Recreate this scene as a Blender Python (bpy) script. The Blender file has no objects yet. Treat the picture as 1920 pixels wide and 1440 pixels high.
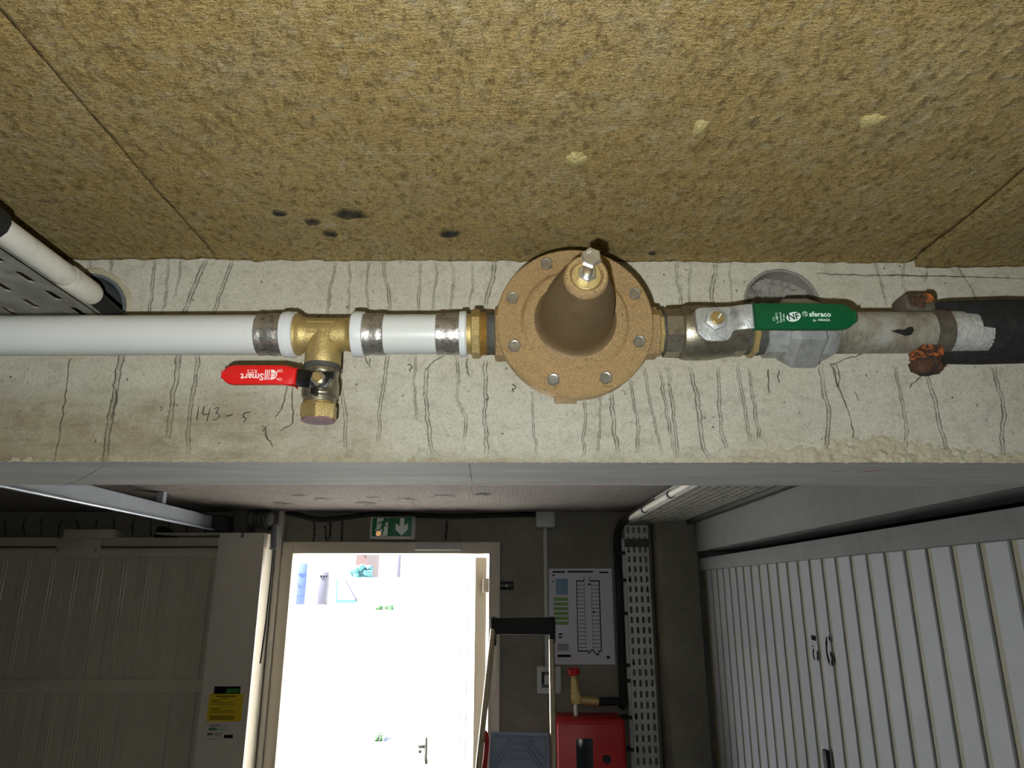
import bpy, bmesh, math, random
from mathutils import Vector, Matrix, Euler, noise

random.seed(7)
PI = math.pi
SC = bpy.context.scene
COL = SC.collection

# ------------------------------------------------------------------ camera
CZ = 1.88                       # lens height above the garage floor
FPX = 1330.0                    # focal length in pixels of a 1920 x 1440 frame
ROT = Euler((math.radians(90 + 16.2), 0, math.radians(-0.47)), 'XYZ')
RM = ROT.to_matrix()
CAM = Vector((0, 0, CZ))
cd = bpy.data.cameras.new('camera')
cd.sensor_width = 36
cd.lens = FPX / 1920 * 36
cd.clip_start = 0.01
cam = bpy.data.objects.new('camera', cd)
cam.location = CAM
cam.rotation_euler = ROT
COL.objects.link(cam)
SC.camera = cam

# ------------------------------------------------------------------ sky, sun, flash, exposure
w = bpy.data.worlds.new('sky')
SC.world = w
w.use_nodes = True
bg = w.node_tree.nodes['Background']
bg.inputs[0].default_value = (0.74, 0.87, 1.0, 1)
bg.inputs[1].default_value = 6.0
sl_ = bpy.data.lights.new('sun_offscreen', 'SUN')
sl_.energy = 90.0
sl_.angle = math.radians(.6)
sl_.color = (1.0, .985, .96)
slo = bpy.data.objects.new('sun_offscreen', sl_)
slo.rotation_euler = Vector((.62, .13, -.78)).to_track_quat('-Z', 'Y').to_euler()
slo.location = (-6, 6, 9)
COL.objects.link(slo)
fl = bpy.data.lights.new('camera_flash_offscreen', 'SPOT')
fl.energy = 20.5
fl.color = (0.97, 1.0, 0.97)
fl.shadow_soft_size = 0.004
fl.spot_size = math.radians(150)
fl.spot_blend = 0.5
flo = bpy.data.objects.new('camera_flash_offscreen', fl)
flo.location = CAM + RM @ Vector((-0.019, -0.024, -0.004))
flo.rotation_euler = ROT
COL.objects.link(flo)
SC.view_settings.view_transform = 'Standard'
SC.view_settings.look = 'None'
SC.view_settings.exposure = 0.0
SC.view_settings.gamma = 1.0
SC.view_settings.use_curve_mapping = False
SC.cycles.use_denoising = True
SC.cycles.max_bounces = 10
SC.cycles.diffuse_bounces = 6

# ------------------------------------------------------------------ layout helpers
def ray(px, py):
    return RM @ Vector(((px - 960) / FPX, -(py - 720) / FPX, -1))
def PY(px, py, Y):                # the point of a pixel's ray on the upright plane at depth Y
    d = ray(px, py); return CAM + d * (Y / d.y)
def PX(px, py, X):
    d = ray(px, py); return CAM + d * (X / d.x)
def PZ(px, py, Z):                # Z measured from the lens height
    d = ray(px, py); return CAM + d * (Z / d.z)

YB = 0.78                         # front face of the concrete beam
YBB = 0.963                       # its back face
ZB = CZ + 0.1366                  # its underside
ZC = CZ + 0.384                   # ceiling lining
YP = 0.668                        # pipe run in front of the beam
YF = 3.67                         # far wall
XR = 0.90                         # row of lock-up doors on one side

# ------------------------------------------------------------------ material helpers
def lin(c):
    return tuple(((v / 255) / 12.92 if v / 255 <= 0.04045 else ((v / 255 + 0.055) / 1.055) ** 2.4) for v in c)
class NT:
    def __init__(s, name):
        s.m = bpy.data.materials.new(name); s.m.use_nodes = True
        s.t = s.m.node_tree; s.p = s.t.nodes['Principled BSDF']; s.o = s.t.nodes['Material Output']
        s.tc = s.t.nodes.new('ShaderNodeTexCoord').outputs['Object']
    def n(s, kind, **kw):
        nd = s.t.nodes.new(kind)
        for k, v in kw.items():
            if isinstance(v, bpy.types.NodeSocket): s.t.links.new(v, nd.inputs[k])
            elif k in nd.inputs.keys(): nd.inputs[k].default_value = v
            else: setattr(nd, k, v)
        return nd
    def link(s, a, b): s.t.links.new(a, b)
    def math(s, op, a, b=0.0, c=None):
        nd = s.t.nodes.new('ShaderNodeMath'); nd.operation = op
        for i, v in enumerate((a, b) if c is None else (a, b, c)):
            if isinstance(v, (int, float)): nd.inputs[i].default_value = v
            else: s.link(v, nd.inputs[i])
        return nd.outputs[0]
    def noise(s, scale, detail=4, rough=.55, vec=None, dist=0):
        nd = s.n('ShaderNodeTexNoise'); nd.inputs['Scale'].default_value = scale
        nd.inputs['Detail'].default_value = detail; nd.inputs['Roughness'].default_value = rough
        nd.inputs['Distortion'].default_value = dist
        s.link(vec or s.tc, nd.inputs['Vector']); return nd.outputs['Fac']
    def voro(s, scale, vec=None, out='Distance'):
        nd = s.n('ShaderNodeTexVoronoi'); nd.inputs['Scale'].default_value = scale
        s.link(vec or s.tc, nd.inputs['Vector']); return nd.outputs[out]
    def ramp(s, f, lo, hi):
        nd = s.n('ShaderNodeMapRange'); nd.clamp = True
        s.link(f, nd.inputs[0]); nd.inputs[1].default_value = lo; nd.inputs[2].default_value = hi
        return nd.outputs[0]
    def mix(s, f, a, b):
        nd = s.n('ShaderNodeMix', data_type='RGBA')
        if isinstance(f, (int, float)): nd.inputs[0].default_value = f
        else: s.link(f, nd.inputs[0])
        for i, v in ((6, a), (7, b)):
            if isinstance(v, tuple): nd.inputs[i].default_value = v[:3] + (1,)
            else: s.link(v, nd.inputs[i])
        return nd.outputs[2]
    def scaled(s, x, y, z, rot=(0, 0, 0)):
        nd = s.n('ShaderNodeMapping'); s.link(s.tc, nd.inputs[0])
        nd.inputs[3].default_value = (x, y, z); nd.inputs[2].default_value = rot
        return nd.outputs[0]
    def bump(s, h, strength=.5, dist=.001, prev=None):
        nd = s.n('ShaderNodeBump'); nd.inputs['Strength'].default_value = strength
        nd.inputs['Distance'].default_value = dist
        s.link(h, nd.inputs['Height'])
        if prev is not None: s.link(prev, nd.inputs['Normal'])
        s.link(nd.outputs[0], s.p.inputs['Normal']); return nd.outputs[0]
    def col(s, c):
        if isinstance(c, tuple): s.p.inputs['Base Color'].default_value = c[:3] + (1,)
        else: s.link(c, s.p.inputs['Base Color'])
    def rm(s, rough, metal=0):
        if isinstance(rough, (int, float)): s.p.inputs['Roughness'].default_value = rough
        else: s.link(rough, s.p.inputs['Roughness'])
        s.p.inputs['Metallic'].default_value = metal
def mul(c, k): return tuple(min(1, v * k) for v in c)
def M(name, rgb, rough=.5, metal=0, var=.12, vs=25, bump=0, bs=300, bd=.001, dirt=None, dirtlo=.55, dirthi=.75, ds=8):
    t = NT(name); c = lin(rgb)
    f = t.noise(vs, 5)
    cc = t.mix(t.ramp(f, .3, .7), mul(c, 1 - var), mul(c, 1 + var))
    if dirt: cc = t.mix(t.ramp(t.noise(ds, 6, .65), dirtlo, dirthi), cc, lin(dirt))
    t.col(cc); t.rm(rough, metal)
    if bump: t.bump(t.noise(bs, 3), bump, bd)
    return t.m

# ------------------------------------------------------------------ materials
def wool(name, a, b, grey, seed):
    t = NT(name)
    sx = t.n('ShaderNodeSeparateXYZ'); t.link(t.tc, sx.inputs[0])
    w1 = t.math('MULTIPLY', t.math('SUBTRACT', t.noise(7 + seed, 3), .5), .9)
    w2 = t.math('MULTIPLY', t.math('SUBTRACT', t.noise(40, 3), .5), .55)
    u = t.math('ADD', t.math('ADD', t.math('MULTIPLY', sx.outputs[0], 1 / .0185), w1), w2)
    v = t.math('ADD', t.math('MULTIPLY', sx.outputs[1], 1 / .027), t.math('MULTIPLY', w1, .35))
    sv = t.math('SINE', t.math('MULTIPLY', v, 2 * PI))
    dash = t.math('SINE', t.math('MULTIPLY', t.math('ADD', u, t.math('MULTIPLY', sv, .04)), 2 * PI))
    row = t.math('ADD', .45, t.math('MULTIPLY', t.math('COSINE', t.math('MULTIPLY', v, 2 * PI)), .55))
    dash = t.math('MULTIPLY', t.math('MULTIPLY', t.math('POWER', t.math('MULTIPLY', t.math('ADD', dash, 1), .5), 3), row), t.math('ADD', .25, t.math('MULTIPLY', t.ramp(t.noise(55, 4, .7), .35, .65), 1.0)))
    fib = t.noise(260, 4, .7, t.scaled(.55, 1.6, 1, (0, 0, .5)))
    fib2 = t.noise(1300, 2, .6)
    patch = t.ramp(t.noise(3.2, 4, .6), .35, .68)
    patch2 = t.ramp(t.noise(14, 5, .65), .48, .72)
    c = t.mix(patch, lin(a), lin(b))
    c = t.mix(t.math('MULTIPLY', patch2, .55), c, lin(grey))
    c = t.mix(t.math('MULTIPLY', t.ramp(fib, .35, .72), .55), c, mul(lin(b), 1.6))
    c = t.mix(t.math('MULTIPLY', t.ramp(t.noise(230, 5, .75), .52, .70), .70), c, mul(lin(a), .30))
    c = t.mix(t.math('MULTIPLY', t.ramp(t.noise(620, 4, .85), .50, .62), .75), c, mul(lin(b), 1.5))
    c = t.mix(t.math('MULTIPLY', t.ramp(t.noise(430, 4, .85), .53, .63), .8), c, mul(lin(a), .35))
    c = t.mix(t.math('MULTIPLY', t.ramp(t.noise(105, 5, .72, t.scaled(1.3, .8, 1)), .50, .64), .62), c, mul(lin(a), .36))
    c = t.mix(t.math('MULTIPLY', t.ramp(t.noise(75, 5, .72), .53, .70), .5), c, mul(lin(grey), 1.35))
    t.col(c); t.rm(.95)
    t.p.inputs['Specular IOR Level'].default_value = .15
    h = t.math('ADD', t.math('MULTIPLY', dash, .60), t.math('ADD', t.math('MULTIPLY', fib, .85), t.math('MULTIPLY', fib2, .55)))
    t.bump(h, 1.0, .0105)
    return t.m
M_wool = wool('mineral_wool', (176, 146, 88), (204, 178, 120), (196, 186, 156), 0)
M_wool_far = wool('mineral_wool_far', (146, 138, 132), (164, 156, 152), (156, 152, 150), 3)

def concrete(name, base, warm, dark, pit=.5, bd=.0015, grain=1.0):
    t = NT(name)
    c = t.mix(t.ramp(t.noise(4, 5, .6), .35, .7), lin(base), lin(warm))
    c = t.mix(t.math('MULTIPLY', t.ramp(t.noise(28, 6, .7), .52, .75), .35), c, lin(dark))
    sp = t.math('SUBTRACT', 1, t.ramp(t.voro(95), .03, .12))
    keep = t.ramp(t.noise(33, 2), .50, .62)
    pits = t.math('MULTIPLY', sp, keep)
    c = t.mix(t.math('MULTIPLY', pits, pit), c, mul(lin(dark), .5))
    c = t.mix(t.math('MULTIPLY', t.ramp(t.noise(420, 3, .7), .45, .75), .28), c, mul(lin(dark), .8))
    t.col(c); t.rm(.85)
    t.p.inputs['Specular IOR Level'].default_value = .25
    h = t.math('ADD', t.math('MULTIPLY', t.noise(60, 6, .65), .6 * grain), t.math('ADD', t.math('MULTIPLY', t.noise(480, 3), .25), t.math('MULTIPLY', pits, -.6)))
    t.bump(h, .55, bd)
    return t.m
def beam_mat():
    t = NT('beam_concrete')
    sx = t.n('ShaderNodeSeparateXYZ'); t.link(t.tc, sx.inputs[0])
    X, Z = sx.outputs[0], sx.outputs[2]
    c = t.mix(t.ramp(t.noise(5, 5, .6), .35, .7), lin((206, 203, 188)), lin((194, 189, 170)))
    # brownish damp staining on the lower part at one end of the beam
    m = t.math('MULTIPLY', t.ramp(t.math('ADD', X, t.math('MULTIPLY', t.noise(12, 4), .25)), .02, -.22),
               t.ramp(t.math('ADD', Z, t.math('MULTIPLY', t.noise(16, 4), .07)), ZB + .125, ZB + .085))
    c = t.mix(t.math('MULTIPLY', m, .75), c, t.mix(t.ramp(t.noise(17, 5, .7), .4, .65), lin((158, 150, 118)), lin((140, 120, 88))))
    low = t.ramp(t.math('ADD', Z, t.math('MULTIPLY', t.noise(30, 4), .03)), ZB + .030, ZB + .012)
    c = t.mix(t.math('MULTIPLY', low, .5), c, lin((150, 143, 112)))
    hz = t.noise(60, 6, .7, t.scaled(.25, 1, 1.6))
    c = t.mix(t.math('MULTIPLY', t.ramp(hz, .5, .72), t.math('ADD', .12, t.math('MULTIPLY', m, .45))), c, lin((112, 104, 80)))
    c = t.mix(t.math('MULTIPLY', t.ramp(t.noise(70, 6, .75), .50, .66), .30), c, lin((120, 114, 94)))
    c = t.mix(t.math('MULTIPLY', t.ramp(t.noise(24, 6, .75), .52, .68), .35), c, lin((206, 203, 188)))
    sp = t.math('SUBTRACT', 1, t.ramp(t.voro(80), .03, .14))
    pits = t.math('MULTIPLY', sp, t.ramp(t.noise(26, 2), .47, .6))
    c = t.mix(t.math('MULTIPLY', pits, .6), c, lin((88, 82, 66)))
    c = t.mix(t.math('MULTIPLY', t.ramp(t.noise(420, 5, .8), .46, .66), .38), c, lin((104, 98, 80)))
    t.col(c); t.rm(.85); t.p.inputs['Specular IOR Level'].default_value = .25
    h = t.math('ADD', t.math('MULTIPLY', t.noise(55, 6, .65), .5), t.math('ADD', t.math('MULTIPLY', t.noise(500, 3), .22), t.math('MULTIPLY', pits, -.6)))
    t.bump(h, .9, .0028)
    return t.m
M_beam = beam_mat()
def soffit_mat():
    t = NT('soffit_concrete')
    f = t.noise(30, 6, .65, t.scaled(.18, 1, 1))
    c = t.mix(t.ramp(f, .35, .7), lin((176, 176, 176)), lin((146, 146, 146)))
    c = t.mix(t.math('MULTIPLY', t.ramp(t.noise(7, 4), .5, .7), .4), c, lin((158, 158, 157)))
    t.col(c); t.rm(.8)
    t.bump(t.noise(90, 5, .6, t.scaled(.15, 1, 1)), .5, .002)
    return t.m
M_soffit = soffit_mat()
M_farwall = concrete('far_wall_concrete', (136, 132, 120), (114, 111, 100), (72, 70, 64), .5, .004)
M_dark = concrete('dark_concrete', (92, 92, 86), (80, 78, 70), (52, 52, 48), .4, .003)
M_lintel = concrete('lintel_concrete', (124, 125, 126), (114, 115, 115), (84, 84, 84), .3, .002)
M_floor = concrete('floor_concrete', (150, 147, 140), (130, 127, 120), (80, 78, 74), .4, .003)
M_drive = concrete('driveway_concrete', (190, 188, 182), (176, 174, 168), (140, 138, 130), .2, .003)
M_plaster = concrete('crumbling_plaster', (194, 188, 166), (168, 158, 128), (116, 104, 76), .8, .003, 1.6)
M_mortar = concrete('grey_mortar', (150, 146, 138), (130, 126, 118), (92, 90, 84), .7, .004, 1.6)

M_white_pipe = M('white_pipe_plastic', (206, 208, 205), .34, 0, .03, 12, .04, 60, .001, (190, 188, 178), .62, .8, 14)
M_white_ring = M('white_collar_plastic', (212, 215, 216), .35, 0, .03, 20)
def metal(name, rgb, rough, met, var=.15, vs=40, bump=.2, bs=500, bd=.0006, dirt=None, dlo=.55, dhi=.75, ds=40):
    return M(name, rgb, rough, met, var, vs, bump, bs, bd, dirt, dlo, dhi, ds)
M_sleeve = metal('pressed_steel_sleeve', (188, 184, 178), .36, .85, .2, 60, .5, 260, .0009, (104, 98, 92), .50, .72, 160)
M_brass = metal('brass', (190, 168, 112), .42, .65, .12, 70, .6, 900, .0008, (130, 108, 62), .58, .8, 60)
M_brass_bright = metal('machined_brass', (206, 180, 120), .32, .75, .1, 60, .1, 900, .0004)
M_bronze = metal('cast_bronze', (194, 164, 118), .46, .6, .18, 700, 1.0, 900, .0020, (120, 98, 66), .56, .74, 420)
M_bronze_dk = metal('brown_bronze', (122, 102, 73), .5, .40, .14, 50, .5, 900, .0007, (92, 75, 54), .45, .75, 26)  # dome bronze: darker, browner and smoother than the flange bronze
M_zinc = metal('zinc_plated_steel', (206, 206, 202), .28, .9, .1, 120, .15, 700, .0004, (150, 148, 140), .6, .8, 200)
M_nickel = metal('nickel_plated_brass', (168, 160, 142), .36, .85, .14, 60, .4, 700, .0006, (108, 100, 82), .5, .72, 70)
M_paste = metal('thread_sealing_paste', (72, 72, 66), .8, 0, .3, 160, .9, 500, .0012)
M_galv = metal('galvanised_casting', (182, 184, 182), .42, .55, .14, 140, .6, 800, .0007, (132, 132, 128), .52, .75, 60)
def steel_pipe_mat():
    t = NT('grimy_galvanised_steel')
    sx = t.n('ShaderNodeSeparateXYZ'); t.link(t.tc, sx.inputs[0])
    br = t.noise(120, 5, .7, t.scaled(1, .15, .6))
    c = t.mix(t.ramp(br, .35, .7), lin((128, 120, 100)), lin((168, 164, 150)))
    c = t.mix(t.ramp(t.noise(26, 5, .7), .48, .68), c, lin((178, 178, 172)))
    thread = t.ramp(t.math('ADD', sx.outputs[0], t.math('MULTIPLY', t.noise(90, 3), .02)), .030, .006)
    c = t.mix(t.math('MULTIPLY', thread, t.ramp(t.noise(220, 4, .7, t.scaled(2, .3, .3)), .3, .6)), c, lin((70, 62, 44)))
    t.col(c); t.rm(.5, .35)
    t.bump(t.noise(300, 4), .4, .0008)
    return t.m
M_steel = steel_pipe_mat()
M_rust = M('flaking_rust', (84, 54, 34), .9, 0, .45, 140, 1.0, 260, .004, (52, 42, 34), .45, .58, 70)
M_rust2 = M('orange_rust', (158, 86, 38), .95, 0, .35, 120, 1.0, 300, .003, (62, 42, 28), .46, .56, 90)
M_band = M('worn_clamp_steel', (102, 96, 84), .5, .4, .3, 90, .5, 300, .001, (146, 84, 46), .60, .70, 45)
M_foam = M('black_foam_insulation', (26, 26, 26), .9, 0, .5, 130, .8, 420, .0012, (62, 62, 58), .60, .80, 130)
M_foamskin = M('pale_insulation_backing', (176, 176, 172), .6, .2, .2, 160, 1.0, 260, .0016)
M_red = M('red_lever_plastic', (206, 30, 28), .30, 0, .04, 30)
M_green = M('green_lever_plastic', (8, 80, 46), .34, 0, .06, 30)
M_black = M('black_painted_steel', (16, 16, 17), .30, 0, .1, 30)
M_blackmatt = M('black_rubber', (20, 20, 20), .7, 0, .2, 60)
M_print = M('white_print', (206, 226, 216), .5, 0, .02, 20)
M_printred = M('pale_print', (236, 216, 212), .5, 0, .02, 20)
M_ink = M('dark_ink', (22, 26, 26), .9, 0, .05, 20)
M_ink.node_tree.nodes['Principled BSDF'].inputs['Specular IOR Level'].default_value = .05
M_lilac = M('sawn_brass_end', (128, 98, 102), .8, 0, .1, 90, .2, 700, .0004)
M_tray = M('dusty_galvanised_tray', (146, 146, 138), .6, .12, .25, 30, .4, 200, .001, (104, 94, 72), .50, .70, 16)
M_conduit = M('dusty_white_conduit', (206, 203, 192), .5, 0, .06, 20, .2, 260, .0008, (132, 126, 108), .56, .78, 22)
M_greypipe = M('grey_sleeve_plastic', (104, 108, 112), .5, 0, .1, 30)
M_cream = M('cream_door_paint', (198, 192, 174), .14, 0, .05, 6, .05, 60, .001, (120, 112, 94), .66, .85, 5)
M_frame = M('beige_frame_paint', (196, 186, 170), .30, 0, .05, 6, .05, 60, .001)
M_post = M('cream_post_paint', (204, 198, 186), .32, 0, .04, 5, .05, 60, .001)
M_slat = M('grey_white_door_paint', (142, 144, 150), .55, 0, .05, 5, .06, 90, .001, (112, 111, 106), .64, .85, 9)
M_slat.node_tree.nodes['Principled BSDF'].inputs['Specular IOR Level'].default_value = .3
M_groove = M('olive_groove_paint', (112, 108, 82), .6, 0, .1, 12)
M_track = M('pale_galvanised_track', (176, 186, 200), .35, .5, .06, 12, .1, 120, .001)
M_slot = M('white_perforated_tray', (182, 186, 182), .5, .1, .08, 20)
M_signgreen = M('sign_green', (8, 104, 66), .4, 0, .06, 20)
M_signwhite = M('sign_white', (214, 224, 220), .4, 0, .03, 20)
M_greybox = M('pale_grey_plastic', (176, 176, 172), .45, 0, .05, 15)
M_paper = M('plan_paper', (196, 194, 206), .6, 0, .04, 8)
M_redbox = M('red_cabinet_paint', (172, 14, 16), .4, 0, .08, 10, .1, 80, .001)
M_glassdark = M('dark_glazing', (30, 34, 38), .12, 0, .05, 10)
M_yellow = M('yellow_label', (206, 178, 30), .5, 0, .05, 20)
M_alu = M('brushed_aluminium', (196, 186, 160), .30, .9, .1, 40, .2, 200, .0005, (120, 110, 90), .55, .75, 20)
M_step = M('blue_grey_step_plastic', (140, 152, 172), .4, .1, .08, 20)
M_leafblue = M('blue_shutter_paint', (36, 52, 96), .5, 0, .05, 3)
M_greyout = M('grey_outdoor_panel', (50, 48, 60), .6, 0, .1, 3)
M_teal = M('teal_panel', (40, 110, 100), .5, 0, .1, 3)
M_house = M('house_render', (64, 46, 44), .8, 0, .05, 2)
M_leaf = M('leaf_green', (34, 72, 30), .7, 0, .3, 10)
M_hedge = M('hedge_green', (40, 80, 84), .8, 0, .4, 8)
def led_mat():
    t = NT('orange_led'); t.col(lin((250, 170, 90)))
    t.p.inputs['Emission Color'].default_value = (1, .55, .22, 1); t.p.inputs['Emission Strength'].default_value = .45
    return t.m
M_led = led_mat()
def drip_mat(name, rgb, k):
    t = NT(name); t.col(lin(rgb)); t.rm(.8)
    at = t.n('ShaderNodeAttribute'); at.attribute_name = 'ink'
    f = t.math('MULTIPLY', at.outputs['Fac'], t.ramp(t.noise(70, 4, .7), .22, .54))
    f = t.math('MULTIPLY', f, k)
    tr = t.n('ShaderNodeBsdfTransparent'); mx = t.n('ShaderNodeMixShader')
    t.link(f, mx.inputs[0]); t.link(tr.outputs[0], mx.inputs[1]); t.link(t.p.outputs[0], mx.inputs[2])
    t.link(mx.outputs[0], t.o.inputs['Surface'])
    return t.m
M_drip = drip_mat('drip_run_stain', (74, 68, 54), .72)
M_drip_far = drip_mat('dark_run_stain', (34, 34, 32), .9)
M_redmark = drip_mat('red_crayon_mark', (196, 44, 60), 1.0)

# ------------------------------------------------------------------ object helpers
ORG = {}
def setp(o, label=None, cat=None, group=None, kind=None):
    if label: o['label'] = label
    if cat: o['category'] = cat
    if group: o['group'] = group
    if kind: o['kind'] = kind
    return o
def thing(name, loc, label, cat, group=None, kind=None):
    o = bpy.data.objects.new(name, None); o.location = loc; o.empty_display_size = .02
    COL.objects.link(o); ORG[o] = Vector(loc)
    return setp(o, label, cat, group, kind)
def obj(name, bm, mat, parent=None, label=None, cat=None, group=None, kind=None, loc=None, smooth=35):
    """bm is in world coordinates; it becomes ONE mesh object"""
    bmesh.ops.recalc_face_normals(bm, faces=bm.faces) if smooth is not False else None
    me = bpy.data.meshes.new(name); 
    if parent is not None: org = ORG[parent]
    else: org = Vector(loc) if loc is not None else Vector((0, 0, 0))
    bmesh.ops.translate(bm, vec=-org, verts=bm.verts)
    bm.to_mesh(me); bm.free()
    if smooth:
        for p in me.polygons: p.use_smooth = True
        me.set_sharp_from_angle(angle=math.radians(smooth))
    if isinstance(mat, (list, tuple)):
        for m in mat: me.materials.append(m)
    else: me.materials.append(mat)
    o = bpy.data.objects.new(name, me); COL.objects.link(o)
    if parent is not None: o.parent = parent
    else: o.location = org
    ORG[o] = org
    return setp(o, label, cat, group, kind)
def struct(name, bm, mat, parent=None, loc=None, **kw):
    return obj(name, bm, mat, parent, kind='structure' if parent is None else None, loc=loc, **kw)
B = bmesh.new
def box(bm, a, b, bev=0, seg=2):
    a, b = Vector(a), Vector(b)
    lo = Vector(map(min, a, b)); hi = Vector(map(max, a, b))
    r = bmesh.ops.create_cube(bm, size=1)
    vs = r['verts']
    for v in vs: v.co = Vector((lo[i] + (v.co[i] + .5) * (hi[i] - lo[i]) for i in range(3)))
    if bev:
        es = {e for v in vs for e in v.link_edges}
        bmesh.ops.bevel(bm, geom=list(es), offset=bev, segments=seg, affect='EDGES', profile=.5)
    return bm
def frame_of(axis):
    a = Vector(axis).normalized()
    up = Vector((0, 0, 1)) if abs(a.z) < .9 else Vector((0, 1, 0))
    u = up.cross(a).normalized(); v = a.cross(u)
    return a, u, v
def lathe(bm, prof, org, axis, segs=40, ph=0, rfun=None):
    """prof: (distance along axis, radius)"""
    a, u, v = frame_of(axis); org = Vector(org); rings = []
    for h, r in prof:
        c = org + a * h
        if r < 1e-6: rings.append([bm.verts.new(c)]); continue
        rings.append([bm.verts.new(c + (u * math.cos(ph + 2 * PI * k / segs) + v * math.sin(ph + 2 * PI * k / segs)) * r *
                                   (rfun(k / segs, h) if rfun else 1)) for k in range(segs)])
    for A, C in zip(rings, rings[1:]):
        if len(A) == 1 and len(C) == 1: continue
        for k in range(segs):
            j = (k + 1) % segs
            if len(A) == 1: bm.faces.new((A[0], C[k], C[j]))
            elif len(C) == 1: bm.faces.new((A[k], C[0], A[j]))
            else: bm.faces.new((A[k], C[k], C[j], A[j]))
    if len(rings[0]) > 1: bm.faces.new(rings[0])
    if len(rings[-1]) > 1: bm.faces.new(rings[-1])
    return bm
def cyl(bm, a, b, r, segs=24, ch=0):
    a, b = Vector(a), Vector(b); L = (b - a).length
    pr = [(0, r - ch), (ch, r), (L - ch, r), (L, r - ch)] if ch else [(0, r), (L, r)]
    return lathe(bm, pr, a, b - a, segs)
def ring(bm, org, axis, r0, r1, h, segs=40):
    a, u, v = frame_of(axis); org = Vector(org)
    loops = []
    for rr, hh in ((r0, 0), (r1, 0), (r1, h), (r0, h)):
        loops.append([bm.verts.new(org + a * hh + (u * math.cos(2 * PI * k / segs) + v * math.sin(2 * PI * k / segs)) * rr) for k in range(segs)])
    for i in range(4):
        A, C = loops[i], loops[(i + 1) % 4]
        for k in range(segs):
            j = (k + 1) % segs; bm.faces.new((A[k], A[j], C[j], C[k]))
    return bm
def hexnut(bm, org, axis, r, h, ph=0, ch=.0006, segs=6):
    return lathe(bm, [(0, r * .93), (ch, r), (h - ch, r), (h, r * .90)], org, axis, segs, ph)
def tube(bm, pts, r, segs=12, closed=True):
    pts = [Vector(p) for p in pts]; rings = []; u = None
    for i, p in enumerate(pts):
        d = (pts[min(i + 1, len(pts) - 1)] - pts[max(i - 1, 0)]).normalized()
        if u is None: u = d.orthogonal().normalized()
        else: u = (u - d * u.dot(d)).normalized()
        v = d.cross(u); rr = r(i / (len(pts) - 1)) if callable(r) else r
        rings.append([bm.verts.new(p + (u * math.cos(2 * PI * k / segs) + v * math.sin(2 * PI * k / segs)) * rr) for k in range(segs)])
    for A, C in zip(rings, rings[1:]):
        for k in range(segs):
            j = (k + 1) % segs; bm.faces.new((A[k], A[j], C[j], C[k]))
    if closed: bm.faces.new(rings[0][::-1]); bm.faces.new(rings[-1])
    return bm
def spline(pts, n=8):
    pts = [Vector(p) for p in pts]; out = []
    for i in range(len(pts) - 1):
        p0, p1, p2, p3 = pts[max(i - 1, 0)], pts[i], pts[i + 1], pts[min(i + 2, len(pts) - 1)]
        for k in range(n):
            t = k / n
            out.append(.5 * ((2 * p1) + (p2 - p0) * t + (2 * p0 - 5 * p1 + 4 * p2 - p3) * t * t + (3 * p1 - p0 - 3 * p2 + p3) * t ** 3))
    return out + [pts[-1]]
def prism(bm, poly, nrm, h):
    """closed polygon of world points pushed along nrm by h"""
    n = Vector(nrm).normalized() * h
    A = [bm.verts.new(Vector(p)) for p in poly]; C = [bm.verts.new(Vector(p) + n) for p in poly]
    bm.faces.new(A); bm.faces.new(C[::-1])
    for i in range(len(A)):
        j = (i + 1) % len(A); bm.faces.new((A[i], C[i], C[j], A[j]))
    return bm
def slab(bm, st, th, bev=0):
    """bent flat bar: stations (x, zlow, zhigh, yfront) with thickness th behind the front"""
    rows = []
    for x, z0, z1, y in st:
        rows.append([bm.verts.new(p) for p in ((x, y, z0), (x, y, z1), (x, y + th, z1), (x, y + th, z0))])
    for A, C in zip(rows, rows[1:]):
        for k in range(4): bm.faces.new((A[k], A[(k + 1) % 4], C[(k + 1) % 4], C[k]))
    bm.faces.new(rows[0]); bm.faces.new(rows[-1][::-1])
    if bev:
        bm.normal_update()
        es = [e for e in bm.edges if len(e.link_faces) == 2 and e.calc_face_angle(0) > .7]
        bmesh.ops.bevel(bm, geom=es, offset=bev, segments=2, affect='EDGES', profile=.5)
    return bm
FONTCACHE = {}
def text_bm(bm, s, mat4, size, ext=.0002, align='CENTER', shear=0, bold=0):
    cu = bpy.data.curves.new('t', 'FONT'); cu.body = s; cu.size = size; cu.extrude = ext
    cu.align_x = align; cu.align_y = 'CENTER'; cu.shear = shear; cu.offset = bold; cu.resolution_u = 3
    o = bpy.data.objects.new('t', cu); COL.objects.link(o)
    dg = bpy.context.evaluated_depsgraph_get()
    me = bpy.data.meshes.new_from_object(o.evaluated_get(dg))
    me.transform(mat4); bm.from_mesh(me)
    bpy.data.objects.remove(o); bpy.data.curves.remove(cu); bpy.data.meshes.remove(me)
    return bm
def basis(o, right, up):
    r = Vector(right).normalized(); u = Vector(up).normalized(); n = r.cross(u)
    m = Matrix((r, u, n)).transposed().to_4x4(); m.translation = Vector(o); return m
def quad(bm, o, right, up, w, h):
    """thin flat mark centred at o"""
    r = Vector(right) * w / 2; u = Vector(up) * h / 2; o = Vector(o)
    return bm.faces.new([bm.verts.new(o - r - u), bm.verts.new(o + r - u), bm.verts.new(o + r + u), bm.verts.new(o - r + u)])
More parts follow.
